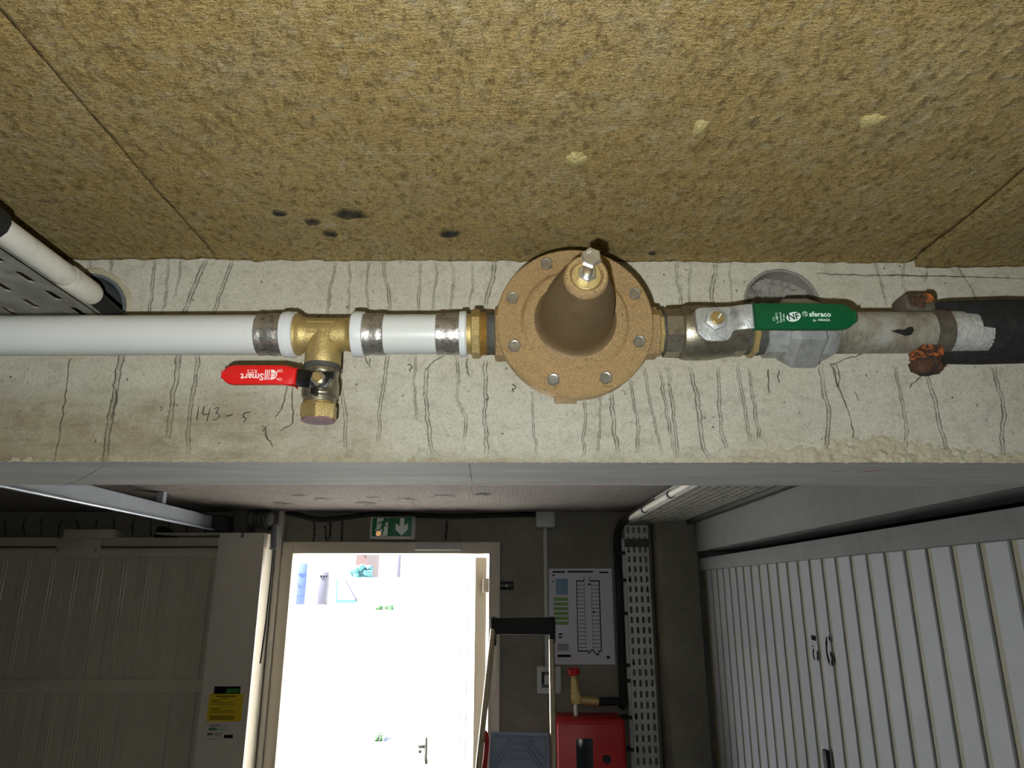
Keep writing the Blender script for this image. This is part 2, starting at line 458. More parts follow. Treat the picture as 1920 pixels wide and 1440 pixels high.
def perforated(bm, o, right, up, nx, ny, cw, ch, sw, sh, stag=False, thick=.0015):
    """sheet of nx x ny cells, each with one long slot (chamfered ends)"""
    r = Vector(right).normalized(); u = Vector(up).normalized(); n = r.cross(u); o = Vector(o)
    for i in range(nx):
        for j in range(ny):
            off = ch * .5 if (stag and i % 2) else 0
            c = o + r * (i + .5) * cw + u * ((j + .5) * ch + off)
            hw, hh, w2, h2, k = cw / 2, ch / 2, sw / 2, sh / 2, min(sw, sh) * .35
            outer = [(-hw, -hh), (0, -hh), (hw, -hh), (hw, 0), (hw, hh), (0, hh), (-hw, hh), (-hw, 0)]
            inner = [(-w2, -h2 + k), (0, -h2), (w2, -h2 + k), (w2, 0), (w2, h2 - k), (0, h2), (-w2, h2 - k), (-w2, 0)]
            inner = [(-w2, -h2 + k), (-w2 + k, -h2), (w2 - k, -h2), (w2, -h2 + k), (w2, h2 - k), (w2 - k, h2), (-w2 + k, h2), (-w2, h2 - k)]
            outer = [(-hw, -h2), (-w2, -hh), (w2, -hh), (hw, -h2), (hw, h2), (w2, hh), (-w2, hh), (-hw, h2)]
            cor = [(-hw, -hh), (hw, -hh), (hw, hh), (-hw, hh)]
            P = lambda q, d=0: bm.verts.new(c + r * q[0] + u * q[1] + n * d)
            fr, bk = [], []
            for d, L in ((0, fr), (thick, bk)):
                L += [[P(q, d) for q in inner], [P(q, d) for q in outer], [P(q, d) for q in cor]]
            for L in (fr, bk):
                I, O, Cn = L
                fs = []
                for k2 in range(8):
                    m2 = (k2 + 1) % 8
                    fs.append((I[k2], O[k2], O[m2], I[m2]))
                for k2, cc in ((0, 0), (2, 1), (4, 2), (6, 3)):
                    fs.append((O[k2], Cn[cc], O[k2 + 1]))
                for f in fs: bm.faces.new(f if L is fr else f[::-1])
            for k2 in range(8):
                m2 = (k2 + 1) % 8
                bm.faces.new((fr[0][k2], fr[0][m2], bk[0][m2], bk[0][k2]))
    bmesh.ops.remove_doubles(bm, verts=bm.verts, dist=1e-5)
    return bm
def copy_obj(o, parent=None):
    c = o.copy(); COL.objects.link(c)
    if parent is not None: c.parent = parent
    ORG[c] = ORG[o]; return c
def runmark(name, pts, width, mat, parent, double=True, up=(0, -1, 0), jit=.0007, lift=.0004, taper=True):
    """a hardened drip run on a wall: a low ribbon whose two rims are dark"""
    pts = spline(pts, 16); n = Vector(up); bm = B(); lay = bm.verts.layers.float.new('ink')
    prof = [(-1, 0, 0), (-.72, .55, 1), (-.42, .75, .18), (0, .6, .10), (.42, .75, .18), (.72, .55, 1), (1, 0, 0)] if double else \
           [(-1, 0, 0), (-.4, .5, 1), (.4, .5, 1), (1, 0, 0)]
    rows = []; sd = random.random() * 50; L = 0
    for i, p in enumerate(pts):
        d = (pts[min(i + 1, len(pts) - 1)] - pts[max(i - 1, 0)]).normalized()
        L += (pts[i] - pts[max(i - 1, 0)]).length
        s = d.cross(n).normalized()
        wv = width * (.75 + .6 * abs(noise.noise((sd, L * 60, 0))))
        off = s * (noise.noise((sd + 9, L * 75, 0)) + .8 * noise.noise((sd + 3, L * 190, 0))) * jit * 2.2
        f = i / (len(pts) - 1); fade = min(1, f * 8, (1 - f) * 6) if taper else 1
        row = []
        for q, h, a in prof:
            vv = bm.verts.new(p + off + s * q * wv / 2 + n * (lift * .3 + lift * h)); vv[lay] = a * (.35 + .65 * fade) * (.85 + .8 * abs(noise.noise((sd + q * 3, L * 28, 7)))); row.append(vv)
        rows.append(row)
    for A, C in zip(rows, rows[1:]):
        for k in range(len(prof) - 1): bm.faces.new((A[k], A[k + 1], C[k + 1], C[k]))
    return obj(name, bm, mat, parent)

# ================================================================== THE SETTING
struct('floor', box(B(), (-3.3, -3.0, -.15), (3.7, YF + .2, 0)), M_floor, smooth=False)
struct('wall_left', box(B(), (-3.5, -3.0, 0), (-3.3, YF + .2, ZC + .1)), M_farwall, smooth=False)
struct('wall_back', box(B(), (-3.5, -3.2, 0), (3.9, -3.0, ZC + .1)), M_farwall, smooth=False)
struct('wall_lockup', box(B(), (3.7, -3.0, 0), (3.9, YF + .2, ZC + .1)), M_dark, smooth=False)
slab_top = ZC + .06
# far wall with the doorway cut out of it
DX0, DX1, DZ = -1.112, -.040, CZ + .222
bm = B()
box(bm, (-3.3, YF, 0), (DX0, YF + .2, slab_top)); box(bm, (DX1, YF, 0), (3.7, YF + .2, slab_top)); box(bm, (DX0, YF, DZ), (DX1, YF + .2, slab_top))
wall_far = struct('wall_far', bm, M_farwall, smooth=False)
# ceiling: slab with the mineral wool lining below it
ceil = struct('ceiling', box(B(), (-3.5, -3.2, slab_top), (3.9, YF + .2, slab_top + .2)), M_dark, smooth=False)
def wool_board(x0, x1, y0, y1, mat, step, drop=0, ragged=True, parent=ceil):
    nx, ny = max(2, int((x1 - x0) / step)), max(2, int((y1 - y0) / step)); vs, fs = [], []
    for j in range(ny + 1):
        for i in range(nx + 1):
            x = x0 + (x1 - x0) * i / nx; y = y0 + (y1 - y0) * j / ny
            z = ZC - drop + .0022 * noise.noise((x * 9, y * 9, drop * 100)) + .0012 * noise.noise((x * 45, y * 45, 3))
            e = min(1, max(0, (y - (y1 - .018)) / .018))
            if ragged: z -= e * (.0022 + .0035 * abs(noise.noise((x * 22, 4, 1))) + .0022 * noise.noise((x * 95, 8, 2)))
            ed = min(x - x0, x1 - x)
            if ed < .006: z += .0009
            vs.append((x, y, z))
    W = nx + 1
    for j in range(ny):
        for i in range(nx): fs.append((j * W + i, (j + 1) * W + i, (j + 1) * W + i + 1, j * W + i + 1))
    rim = [i for i in range(W)] + [j * W + nx for j in range(1, ny + 1)] + [ny * W + i for i in range(nx - 1, -1, -1)] + [j * W for j in range(ny - 1, 0, -1)]
    b0 = len(vs)
    for k in rim: vs.append((vs[k][0], vs[k][1], slab_top + .002))
    for k in range(len(rim)):
        k2 = (k + 1) % len(rim); fs.append((rim[k], rim[k2], b0 + k2, b0 + k))
    fs.append(tuple(range(b0, b0 + len(rim))))
    me = bpy.data.meshes.new('insulation_board'); me.from_pydata(vs, [], fs); me.update()
    for p in me.polygons: p.use_smooth = True
    me.materials.append(mat)
    o = bpy.data.objects.new('insulation_board', me); COL.objects.link(o); o.parent = parent; ORG[o] = Vector((0, 0, 0))
    return o
wool_board(-3.3, -1.25, -3.0, YB + .002, M_wool, .05)
wool_board(-1.25, -.350, -1.0, YB + .002, M_wool, .008)
wool_board(-.350, .492, -1.0, YB + .002, M_wool, .006, .0008)
wool_board(.494, 1.40, -1.0, YB + .002, M_wool, .008, .0065)
wool_board(1.40, 3.7, -3.0, YB + .002, M_wool, .06)
wool_board(-1.25, 1.40, -3.0, -1.0, M_wool, .05)
for x0, x1 in ((-3.3, XR), (XR, 3.7)):
    wool_board(x0, x1, YBB - .01, YF + .002, M_wool_far, .03, .001, False)

# beam with the two sleeve holes
HL = PY(155, 586, YB); HR = PY(1467, 570, YB)
RL, RR = .0500, .0425
bm = box(B(), (-3.3, YB, ZB), (3.7, YBB, slab_top))
beam = struct('wall_beam', bm, M_beam, smooth=False)
def cut(target, cutters):
    for c in cutters:
        md = target.modifiers.new('b', 'BOOLEAN'); md.operation = 'DIFFERENCE'; md.solver = 'EXACT'; md.object = c
    dg = bpy.context.evaluated_depsgraph_get()
    me = bpy.data.meshes.new_from_object(target.evaluated_get(dg))
    target.modifiers.clear(); old = target.data; target.data = me; bpy.data.meshes.remove(old)
    for c in cutters: bpy.data.objects.remove(c)
c1 = obj('c', cyl(B(), HL + Vector((0, -.05, 0)), HL + Vector((0, .14, 0)), RL, 64), M_beam)
c2 = obj('c', cyl(B(), HR + Vector((0, -.05, 0)), HR + Vector((0, .028, 0)), RR, 64), M_beam)
cut(beam, [c1, c2])
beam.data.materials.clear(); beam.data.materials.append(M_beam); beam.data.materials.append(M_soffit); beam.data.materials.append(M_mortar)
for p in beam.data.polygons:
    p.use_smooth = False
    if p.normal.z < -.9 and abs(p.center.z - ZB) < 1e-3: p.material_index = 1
    elif p.center.y > YB + .001 and p.center.y < YBB - .001: p.material_index = 2
obj('pipe_sleeve', ring(B(), HL + Vector((0, -.0005, 0)), (0, 1, 0), RL - .0035, RL + .0002, .135, 64), M_greypipe, beam)
def ragged_ring(c, r, wd, amp, mat, seedv):
    bm = B(); N = 96; rows = []
    for k in range(N):
        a = 2 * PI * k / N; n1 = noise.noise((math.cos(a) * 3 + seedv, math.sin(a) * 3, 1))
        row = []
        for q, h in ((0, 0), (.25, 1), (.6, .7), (1, 0)):
            rr = r + q * wd * (1 + .5 * n1) + .0007 * noise.noise((k * .9, q * 4, seedv))
            row.append(bm.verts.new(c + Vector((math.cos(a) * rr, -amp * h * (.6 + .6 * abs(noise.noise((k * .35, q, seedv)))) - .0001, math.sin(a) * rr))))
        rows.append(row)
    for k in range(N):
        A, C = rows[k], rows[(k + 1) % N]
        for q in range(3): bm.faces.new((A[q], A[q + 1], C[q + 1], C[q]))
    return obj('mortar_rim', bm, mat, beam)
ragged_ring(HL, RL, .0075, .0022, M_plaster, 2)
ragged_ring(HR, RR - .0005, .004, .0012, M_mortar, 7)
# rough mortar plug in the second hole
bm = B(); N = 26; vs = {}
for i in range(-N, N + 1):
    for j in range(-N, N + 1):
        if i * i + j * j <= N * N + 6:
            x, z = i / N * RR, j / N * RR
            y = .021 - .010 * ((x / RR) ** 2) + .006 * noise.noise((x * 60, z * 60, 2)) + .003 * noise.noise((x * 200, z * 200, 5))
            vs[i, j] = bm.verts.new(HR + Vector((x, y, z)))
for (i, j) in list(vs):
    q = [(i, j), (i + 1, j), (i + 1, j + 1), (i, j + 1)]
    if all(k in vs for k in q): bm.faces.new([vs[k] for k in q])
obj('mortar_plug', bm, M_mortar, beam)
# crumbling plaster along the bottom arris of the beam
bm = B(); nx, nz = 760, 20; g = []
for i in range(nx + 1):
    x = -.80 + 1.60 * i / nx; col_ = []
    bump_ = max(0, 1 - abs(x - .42) / .16) ** .7
    H = .016 + .012 * noise.noise((x * 7, 1, 5)) + .022 * bump_
    H = max(.006, H)
    for j in range(nz + 1):
        f = j / nz; z = ZB - .0006 + H * f
        a = (.0008 + .0030 * bump_ + .0018 * max(0, noise.noise((x * 13, 3, 2)))) * (1 - f) ** .6
        y = a * (1 + 1.1 * noise.noise((x * 110, z * 130, 1)) + .8 * noise.noise((x * 300, z * 300, 4))) - .0006 - .0012 * f
        zz = z + (.0015 * noise.noise((x * 160, j, 2)) if j == 0 else 0)
        col_.append(bm.verts.new((x, YB - y, zz)))
    g.append(col_)
for i in range(nx):
    for j in range(nz): bm.faces.new((g[i][j], g[i + 1][j], g[i + 1][j + 1], g[i][j + 1]))
obj('plaster_crust', bm, M_plaster, beam, smooth=60)

# hardened drip runs on the beam face; pixel paths on the plane of the face
YM = YB - .0001
def mk(path, wpx=7, mat=M_drip, double=True, name='drip_run', **kw):
    return runmark(name, [PY(x, y, YM) for x, y in path], wpx * .00062, mat, beam, double, **kw)
runs = [
 ([(168, 486), (167, 500), (170, 516)], 6), ([(210, 486), (208, 505), (205, 522)], 6), ([(291, 486), (287, 520), (284, 560), (279, 592)], 7),
 ([(317, 486), (314, 530), (312, 555), (302, 592)], 6), ([(338, 486), (336, 520), (325, 560)], 5), ([(385, 488), (368, 530), (354, 565), (344, 592)], 11),
 ([(436, 488), (424, 520), (410, 560), (400, 592)], 9), ([(630, 490), (622, 530), (616, 560), (614, 594)], 6), ([(656, 490), (655, 540), (652, 590)], 5),
 ([(690, 490), (688, 540), (690, 592)], 5), ([(720, 490), (722, 520), (730, 545), (728, 592)], 8), ([(790, 492), (786, 530), (786, 590)], 6),
 ([(816, 492), (819, 520), (812, 560), (812, 592)], 5), ([(845, 492), (851, 520), (846, 560), (843, 590)], 6), ([(884, 492), (886, 530), (880, 575), (882, 592)], 5),
 ([(928, 490), (924, 520), (913, 560), (906, 590)], 9), ([(1268, 486), (1270, 520), (1276, 560), (1274, 585)], 7), ([(1296, 486), (1292, 530), (1294, 580)], 6),
 ([(1344, 486), (1338, 525), (1334, 555), (1342, 588)], 9), ([(1370, 486), (1369, 520), (1374, 580)], 4), ([(1640, 492), (1652, 530), (1662, 575)], 6),
 ([(1698, 492), (1692, 520), (1700, 555)], 6), ([(1735, 492), (1738, 510), (1733, 530)], 5), ([(1795, 500), (1818, 535), (1832, 565)], 5),
 ([(228, 664), (222, 700), (213, 755), (203, 810), (198, 866)], 14), ([(335, 664), (332, 700), (322, 760), (316, 822)], 12), ([(372, 664), (368, 700), (357, 770), (352, 850)], 9),
 ([(640, 664), (640, 730), (648, 780), (646, 842)], 8), ([(727, 664), (721, 712), (713, 765), (710, 828)], 9), ([(780, 664), (777, 720), (782, 790)], 5),
 ([(800, 690), (798, 735), (803, 790), (810, 852)], 9), ([(853, 664), (860, 700), (858, 750), (872, 785), (868, 848)], 6), ([(908, 676), (911, 712), (909, 780), (914, 852)], 9),
 ([(998, 735), (1000, 790), (1006, 852)], 5), ([(1093, 745), (1098, 780), (1094, 820), (1095, 856)], 7), ([(1124, 740), (1125, 790), (1121, 850)], 5),
 ([(1146, 735), (1149, 775), (1152, 810), (1160, 850)], 9), ([(1180, 712), (1190, 760), (1196, 806), (1195, 850)], 7), ([(1208, 690), (1220, 760), (1232, 810), (1242, 852)], 6),
 ([(1236, 690), (1246, 750), (1256, 810), (1266, 858)], 7), ([(1252, 690), (1262, 770), (1270, 858)], 7), ([(1293, 688), (1306, 740), (1312, 790), (1318, 836), (1328, 858)], 10),
 ([(1346, 688), (1348, 740), (1352, 800), (1362, 842)], 8), ([(1382, 688), (1392, 740), (1400, 790), (1406, 826)], 8), ([(1404, 688), (1412, 750), (1420, 800), (1424, 824)], 7),
 ([(1538, 680), (1544, 730), (1555, 775), (1549, 830), (1536, 860)], 10), ([(1678, 688), (1688, 740), (1698, 790), (1698, 846)], 8),
 ([(1734, 700), (1750, 740), (1760, 790), (1775, 838), (1790, 852)], 10), ([(1862, 688), (1876, 740), (1882, 780), (1878, 815), (1884, 856)], 9)]
for r_, wpx in runs: mk(r_, wpx)
for pth in ([(132, 664), (124, 730), (114, 800), (103, 866)], [(210, 720), (218, 740), (207, 790)], [(1440, 690), (1441, 712), (1441, 738)], [(1461, 694), (1460, 708), (1461, 720)],
            [(684, 662), (685, 672), (694, 690)], [(694, 672), (694, 682)], [(875, 670), (875, 692)], [(877, 678), (878, 706)],
            [(548, 720), (549, 780), (546, 795), (525, 808)], [(540, 720), (528, 765), (515, 783)], [(495, 802), (503, 825), (512, 838)], [(840, 660), (815, 678), (798, 694)],
            [(1562, 680), (1570, 720), (1590, 770), (1600, 810), (1598, 830)], [(1556, 680), (1566, 705), (1572, 728)], [(1568, 682), (1573, 708), (1572, 726)],
            [(1632, 660), (1600, 668), (1575, 678), (1556, 684)], [(1730, 700), (1715, 716), (1705, 728)], [(1602, 735), (1610, 752)]):
    mk(pth, 3.2, M_drip, False, 'scratch_line')
# pencilled figures on the concrete
for pth in ([(373, 762), (371, 775), (369, 788)], [(383, 762), (381, 776), (390, 777)], [(394, 764), (391, 778), (388, 790)], [(401, 766), (410, 765), (406, 774), (412, 778), (407, 786), (400, 787)],
            [(424, 780), (432, 779), (437, 777)], [(470, 773), (459, 775), (456, 781), (461, 785), (457, 792)]):
    mk(pth, 2.6, M_drip_far, False, 'pencil_stroke', jit=.0002, taper=False)
for cx, cy, s in ((494, 803, 6), (768, 690, 8), (962, 728, 7), (1168, 737, 5), (912, 747, 5), (300, 767, 4)):
    mk([(cx - s * .5, cy - s), (cx + s * .4, cy - s * .2), (cx - s * .1, cy + s * .4), (cx + s * .2, cy + s)], s * .5, M_drip, False, 'dirt_spot', jit=.0012)
# ledge where the plaster patch ends
mk([(1530, 513), (1600, 516), (1700, 517), (1930, 523)], 4, M_drip, False, 'plaster_ledge', lift=.0012)
for pth, wv in (([(1538, 886), (1560, 884), (1590, 882)], 5), ([(1608, 886), (1640, 882), (1662, 880)], 6)):
    runmark('crayon_mark', [PZ(x, y, ZB - CZ - .0002) for x, y in pth], wv * .0007, M_redmark, beam, False, (0, 0, -1))
runmark('hair_crack', [PZ(x, y, ZB - CZ - .0002) for x, y in ((195, 872), (170, 888), (140, 903), (112, 912))], .0018, M_drip_far, beam, False, (0, 0, -1))
runmark('hair_crack', [PZ(x, y, ZB - CZ - .0002) for x, y in ((880, 868), (882, 885), (884, 904))], .0018, M_drip_far, beam, False, (0, 0, -1))

# dark smudges and torn tufts on the lining
def smudge(px, py, rx, ry, mat, name, tuft=False):
    c = PZ(px, py, ZC - CZ - (.0035 if py < 600 else .0052)); bm = B(); lay = bm.verts.layers.float.new('ink'); N = 28
    cv = bm.verts.new(c + Vector((0, 0, -.002 if tuft else .0))); cv[lay] = 1; prev = None; R_ = []
    for fr, ink in ((.55, .95), (1.0, 0 if not tuft else .6)):
        rw = []
        for k in range(N):
            a = 2 * PI * k / N; q = fr * (1 + .45 * noise.noise((math.cos(a) * 1.7 + px, math.sin(a) * 1.7, fr)))
            v = bm.verts.new(c + Vector((math.cos(a) * rx * q, math.sin(a) * ry * q, -.001 * (1 - fr) + (.002 if fr == 1 else 0)))); v[lay] = ink; rw.append(v)
        R_.append(rw)
    for k in range(N):
        j = (k + 1) % N
        bm.faces.new((cv, R_[0][k], R_[0][j])); bm.faces.new((R_[0][k], R_[1][k], R_[1][j], R_[0][j]))
    return obj(name, bm, mat, ceil)
for a in ((655, 404, .019, .013), (586, 418, .011, .008), (618, 440, .010, .008), (841, 440, .014, .009), (524, 402, .010, .007), (1224, 476, .006, .005)):
    smudge(*a, M_drip_far, 'dark_smudge')
for px, py, rx, ry in ((530, 945, .05, .05), (605, 937, .04, .05), (688, 945, .06, .07), (700, 934, .04, .04), (762, 938, .05, .05), (830, 931, .06, .05), (560, 930, .04, .03), (905, 928, .04, .04)):
    smudge(px, py, rx, ry, M_drip_far, 'dark_smudge')
M_tuft = M('torn_wool', (178, 164, 110), .95, 0, .2, 200, 1, 500, .002)
for a in ((1079, 301, .010, .011), (1312, 243, .006, .012), (1638, 228, .012, .010)):
    smudge(*a, M_tuft, 'wool_tuft', True)
# faint raised lettering near the edge of the lining
bm = B()
for s_, px, py, sz in (('28 3PLOBNE', 864, 471, .0095), ('S( U ..- o "o', 868, 455, .0075)):
    c = PZ(px, py, ZC - CZ - .0046)
    text_bm(bm, s_, basis(c, (1, 0, 0), (0, -1, 0)) @ Matrix.Scale(1, 4), sz, .0003)
for v in bm.verts: pass
obj('raised_lettering', bm, M('lettering_fibre', (170, 148, 96), .9, 0, .3, 300, .6, 500, .001), ceil)

# lock-up side: lintel, column and dark box behind the door
YD0, YD1 = 1.00, 3.47                    # the lock-up door along the side
LZ, GZ, PZt = CZ + .174, CZ + .142, CZ + .088
bm = B()
box(bm, (XR, YBB + .0005, LZ), (XR + .16, YF, slab_top)); box(bm, (XR, YBB + .0005, 0), (XR + .16, YD0, LZ)); box(bm, (XR, YD1, 0), (XR + .16, YF, LZ))
wall_right = struct('wall_right', bm, M_lintel, smooth=False)
struct('wall_front_right', box(B(), (XR, -3.0, 0), (XR + .16, YB - .0005, slab_top)), M_lintel, smooth=False)
struct('wall_column', box(B(), (.735, 3.44, 0), (XR + .02, YF, ZC)), M_farwall, smooth=False)

# ================================================================== THE PIPE RUN
def PX_(px, py=627): return PY(px, py, YP)
def ax(px):                       # point on the pipe axis above pixel column px
    return PY(px, 629.6 - 6.2 * max(0, min(1700, px)) / 1700, YP)
AXD = (ax(1700) - ax(0)).normalized()
def along(bm, prof, segs=48, ph=0, rfun=None, x0=None):
    """prof: (pixel column, radius in m) - a body of revolution on the pipe axis"""
    x0 = x0 if x0 is not None else prof[0][0]
    o = ax(x0)
    return lathe(bm, [((ax(p) - o).dot(AXD), r) for p, r in prof], o, AXD, segs, ph, rfun)
mm = .001
# long white pipe
o0 = ax(490); bm = B()
lathe(bm, [(0, .020), (3.3 + o0.x, .020)], o0, -AXD, 56)
obj('water_pipe', bm, M_white_pipe, label='long white plastic water pipe running into the tee above the red lever', cat='pipe', loc=o0)

# tee with its press ends
tee = thing('tee_fitting', ax(609), 'brass tee fitting with two pressed steel sleeves joining the white pipes', 'pipe fitting')
obj('press_sleeve', along(B(), [(486, .0203), (487, .0210), (492, .0211), (497, .0206), (503, .0205), (509, .0212), (522, .0213), (528, .0208), (540, .0212)]), M_sleeve, tee, label='scuffed pressed steel sleeve')
obj('collar', along(B(), [(533, .0212), (534, .0228), (542, .0232), (546, .0232), (547, .0226), (553, .0229), (556, .0229), (557, .0215)]), M_white_ring, tee, label='white plastic collar')
bm = along(B(), [(545, .0208), (557, .0212), (562, .0210), (566, .0190), (572, .0172), (582, .0170), (650, .0168), (655, .0170), (660, .0185), (664, .0205), (668, .0208)], 56)
obj('tee_body', bm, M_brass, tee)
bx = ax(609).x; bz = ax(609).z
def zat(py): return PY(609, py, YP).z
O = Vector((bx, YP, bz))
obj('tee_branch', lathe(B(), [(0, .0172), (bz - zat(652), .0172), (bz - zat(664), .0174), (bz - zat(686), .0176), (bz - zat(688), .0172)], O, (0, 0, -1), 48), M_brass, tee)
bm = B()
for x0_, x1_, y0_, y1_ in ((584, 630, 612.5, 614.5), (583, 600, 632, 634.5), (615, 630, 632, 634.5), (582, 584, 613, 618), (629, 631, 613, 618)):
    yo = YP - math.sqrt(.0168 ** 2 - (zat((y0_ + y1_) / 2) - bz) ** 2) - .0007
    slab(bm, [(PX_(x0_).x, zat(y1_), zat(y0_), yo), (PX_(x1_).x, zat(y1_), zat(y0_), yo)], .003)
tf = obj('cast_panel', bm, M_brass, tee)
obj('cast_size_mark', text_bm(B(), '3/4"', basis(PY(606, 624, YP - .0173), (-1, 0, 0), (0, 0, -1)), .0095, .0007, bold=.0002), M_brass, tee)
obj('collar', along(B(), [(663, .0215), (664, .0228), (668, .0232), (674, .0232), (681, .0229), (684, .0228), (685, .0212)]), M_white_ring, tee, label='white plastic collar')
obj('press_sleeve', along(B(), [(680, .0210), (690, .0212), (696, .0207), (702, .0207), (709, .0212), (716, .0212), (719, .0208), (722, .0210), (723, .0203)]), M_sleeve, tee, label='scuffed pressed steel sleeve')
# short white pipe
obj('water_pipe', along(B(), [(716, .0200), (830, .0200)], 56), M_white_pipe, label='short white plastic pipe stub between two pressed steel sleeves', cat='pipe', loc=ax(716))
# press adapter
ad = thing('press_adapter', ax(884), 'brass press adapter with hexagon, white collar and steel sleeve beside the bronze reducer', 'pipe fitting')
obj('press_sleeve', along(B(), [(819, .0203), (820, .0210), (826, .0211), (832, .0207), (838, .0207), (844, .0212), (856, .0212), (866, .0212)]), M_sleeve, ad)
obj('collar', along(B(), [(862, .0215), (863, .0228), (867, .0231), (873, .0231), (874, .0226), (876, .0215)]), M_white_ring, ad)
obj('shoulder', along(B(), [(870, .0195), (876, .0202), (884, .0204), (887, .0205)]), M_brass, ad)
obj('hexagon', along(B(), [(884, .0215), (886, .0248), (900, .0248), (903, .0220)], 8, PI / 8), M_brass, ad)
pr = [(901, .0210)]
for k in range(6): pr += [(903 + k * 2, .0221), (904 + k * 2, .0208)]
obj('thread', along(B(), pr + [(918, .0208)]), M_brass_bright, ad)
obj('sealing_ring', along(B(), [(912, .0204), (915, .0212), (922, .0208), (929, .0215), (931, .0210)]), M_paste, ad, label='dark ring of thread sealing paste')

# ------------------------------------------------------------------ pressure reducer
FC = PY(1078, 604, .637); YFc = FC.y
FX, FZ = .0657, FC.z + .0012
prv = thing('pressure_reducer', (FX, YP, FZ), 'round cast bronze pressure reducer with domed bonnet and ring of bolts', 'pressure reducer')
fo = Vector((FX, YFc, FZ)); AY = Vector((0, -1, 0))
RFL = .0757
obj('bonnet_flange', lathe(B(), [(-.0095, RFL - .001), (-.0085, RFL), (-.001, RFL), (0, RFL - .0012), (0, .0535), (.0012, .0515), (.0042, .0500), (.0055, .0480), (.0055, .0410), (.0052, .0385), (.0052, 0)], fo, AY, 120), M_bronze, prv)
obj('body_flange', lathe(B(), [(-.0180, RFL - .0025), (-.0170, RFL - .001), (-.0108, RFL - .001), (-.0098, RFL - .0025), (-.0090, .05)], fo, AY, 120), M_bronze, prv)
bell = [(.0045, .0415), (.0058, .0380), (.0085, .0352), (.0140, .0336), (.0300, .0328), (.0450, .0316), (.0600, .0288), (.0760, .0246), (.0890, .0208), (.0980, .0184), (.1010, .0176)]
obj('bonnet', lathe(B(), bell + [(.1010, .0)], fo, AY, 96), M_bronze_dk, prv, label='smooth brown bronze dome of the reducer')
obj('bonnet_rim', lathe(B(), [(.0970, .0188), (.1005, .0184), (.1035, .0174), (.1046, .0160), (.1042, .0142), (.1022, .0132), (.1008, .0128), (.1008, .0)], fo, AY, 72), M_bronze, prv)
obj('spring_disc', lathe(B(), [(.1004, .0122), (.1020, .0122), (.1025, .0116), (.1025, 0)], fo, AY, 48), M_brass, prv)
obj('lock_nut', hexnut(B(), fo + AY * .1023, AY, .0080, .0060, PI / 6), M_zinc, prv)
scr = obj('adjusting_screw', lathe(B(), [(.1020, .0043)] + [(.1025 + k * .0010, .0043 if k % 2 else .0040) for k in range(30)] + [(.1330, .0043)], fo, AY, 28), M_zinc, prv, label='zinc plated adjusting bolt')
bm = hexnut(B(), fo + AY * .1320, AY, .0081, .0056, PI / 6 + .12)
lathe(bm, [(.1374, .0066), (.1379, .0062), (.1379, 0)], fo, AY, 32)
obj('screw_head', bm, M_zinc, scr)
bm = B()
for s_, q in (('8.8', (-.002, .0035)), ('III', (.0025, -.0032))):
    text_bm(bm, s_, basis(fo + AY * .1380 + Vector((q[0], 0, q[1])), (.86, 0, .5), (-.5, 0, .86)), .0030, .0002)
obj('head_stamp', bm, M_zinc, scr)
# body behind the flanges, with two ports
obj('body', lathe(B(), [(-.0170, .050), (-.024, .046), (-.034, .043), (-.060, .040), (-.078, .032), (-.088, .020), (-.090, 0)], fo, AY, 72), M_bronze, prv)
for s, p0, p1 in ((-1, 928, 1000), (1, 1150, 1231)):
    bm = along(B(), [(p0, .0255), (p0 + 2, .0278), (p1 - 2, .0278), (p1, .0255)] if s < 0 else [(p0, .0265), (p1 - 2, .0265), (p1, .0245)], 8, PI / 8)
    obj('port', bm, M_bronze, prv)
a0 = PY(1040, 742, .652); a1 = PY(1083, 753, .652)
obj('cast_boss', box(B(), (a0.x, .645, a1.z), (a1.x, .662, a0.z + .006), .0015), M_bronze, prv)
bolt0 = None
for k in range(8):
    ang = math.radians(24.8 + 45 * k)
    c = fo + Vector((math.cos(ang) * .0640, 0, math.sin(ang) * .0640))
    bm = hexnut(B(), c + AY * .0012, AY, .0064, .0048, .3 + k * .7)
    lathe(bm, [(.0058, .0052), (.0063, .0046), (.0060, .0036), (.0060, 0)], c, AY, 24)
    bo = obj('flange_bolt', bm, M_zinc, prv)
    obj('spot_face', lathe(B(), [(-.0004, .0082), (.0013, .0078), (.0014, 0)], c, AY, 28), M_bronze, bo)

# ------------------------------------------------------------------ drain valve with the red lever
Q = Vector((bx, YP, 0))
def down(bm, prof, segs=48, ph=0): return lathe(bm, [(bz - zat(p), r) for p, r in prof], O, (0, 0, -1), segs, ph)
dv = thing('ball_valve', (bx, YP, zat(757)), 'small nickel ball valve with a red lever hanging under the brass tee', 'valve')
obj('sealing_ring', down(B(), [(684, .0170), (686, .0178), (690, .0172), (694, .0176), (695, .0165)]), M_paste, dv)
obj('valve_body', down(B(), [(692, .0160), (694, .0166), (702, .0168), (706, .0160), (714, .0165), (722, .0176), (738, .0178), (744, .0174), (747, .0160), (748, .0150), (756, .0150)]), M_nickel, dv)
pr = [(747, .0148)]
obj('knurled_ring', down(B(), [(746, .0148), (747, .0158), (756, .0156), (757, .0148)], 60), M_nickel, dv)
YL = YP - .0285
np_ = PY(598, 711, YL)
obj('stem_boss', cyl(B(), (np_.x, YP - .012, np_.z), (np_.x, YL + .003, np_.z), .0085, 32), M_nickel, dv)
def zz(px, py, Y): return PY(px, py, Y).z
def st(Y, rows): return [(PY(x, (a + b) / 2, Y + dy).x, PY(x, b, Y + dy).z, PY(x, a, Y + dy).z, Y + dy) for x, a, b, dy in rows]
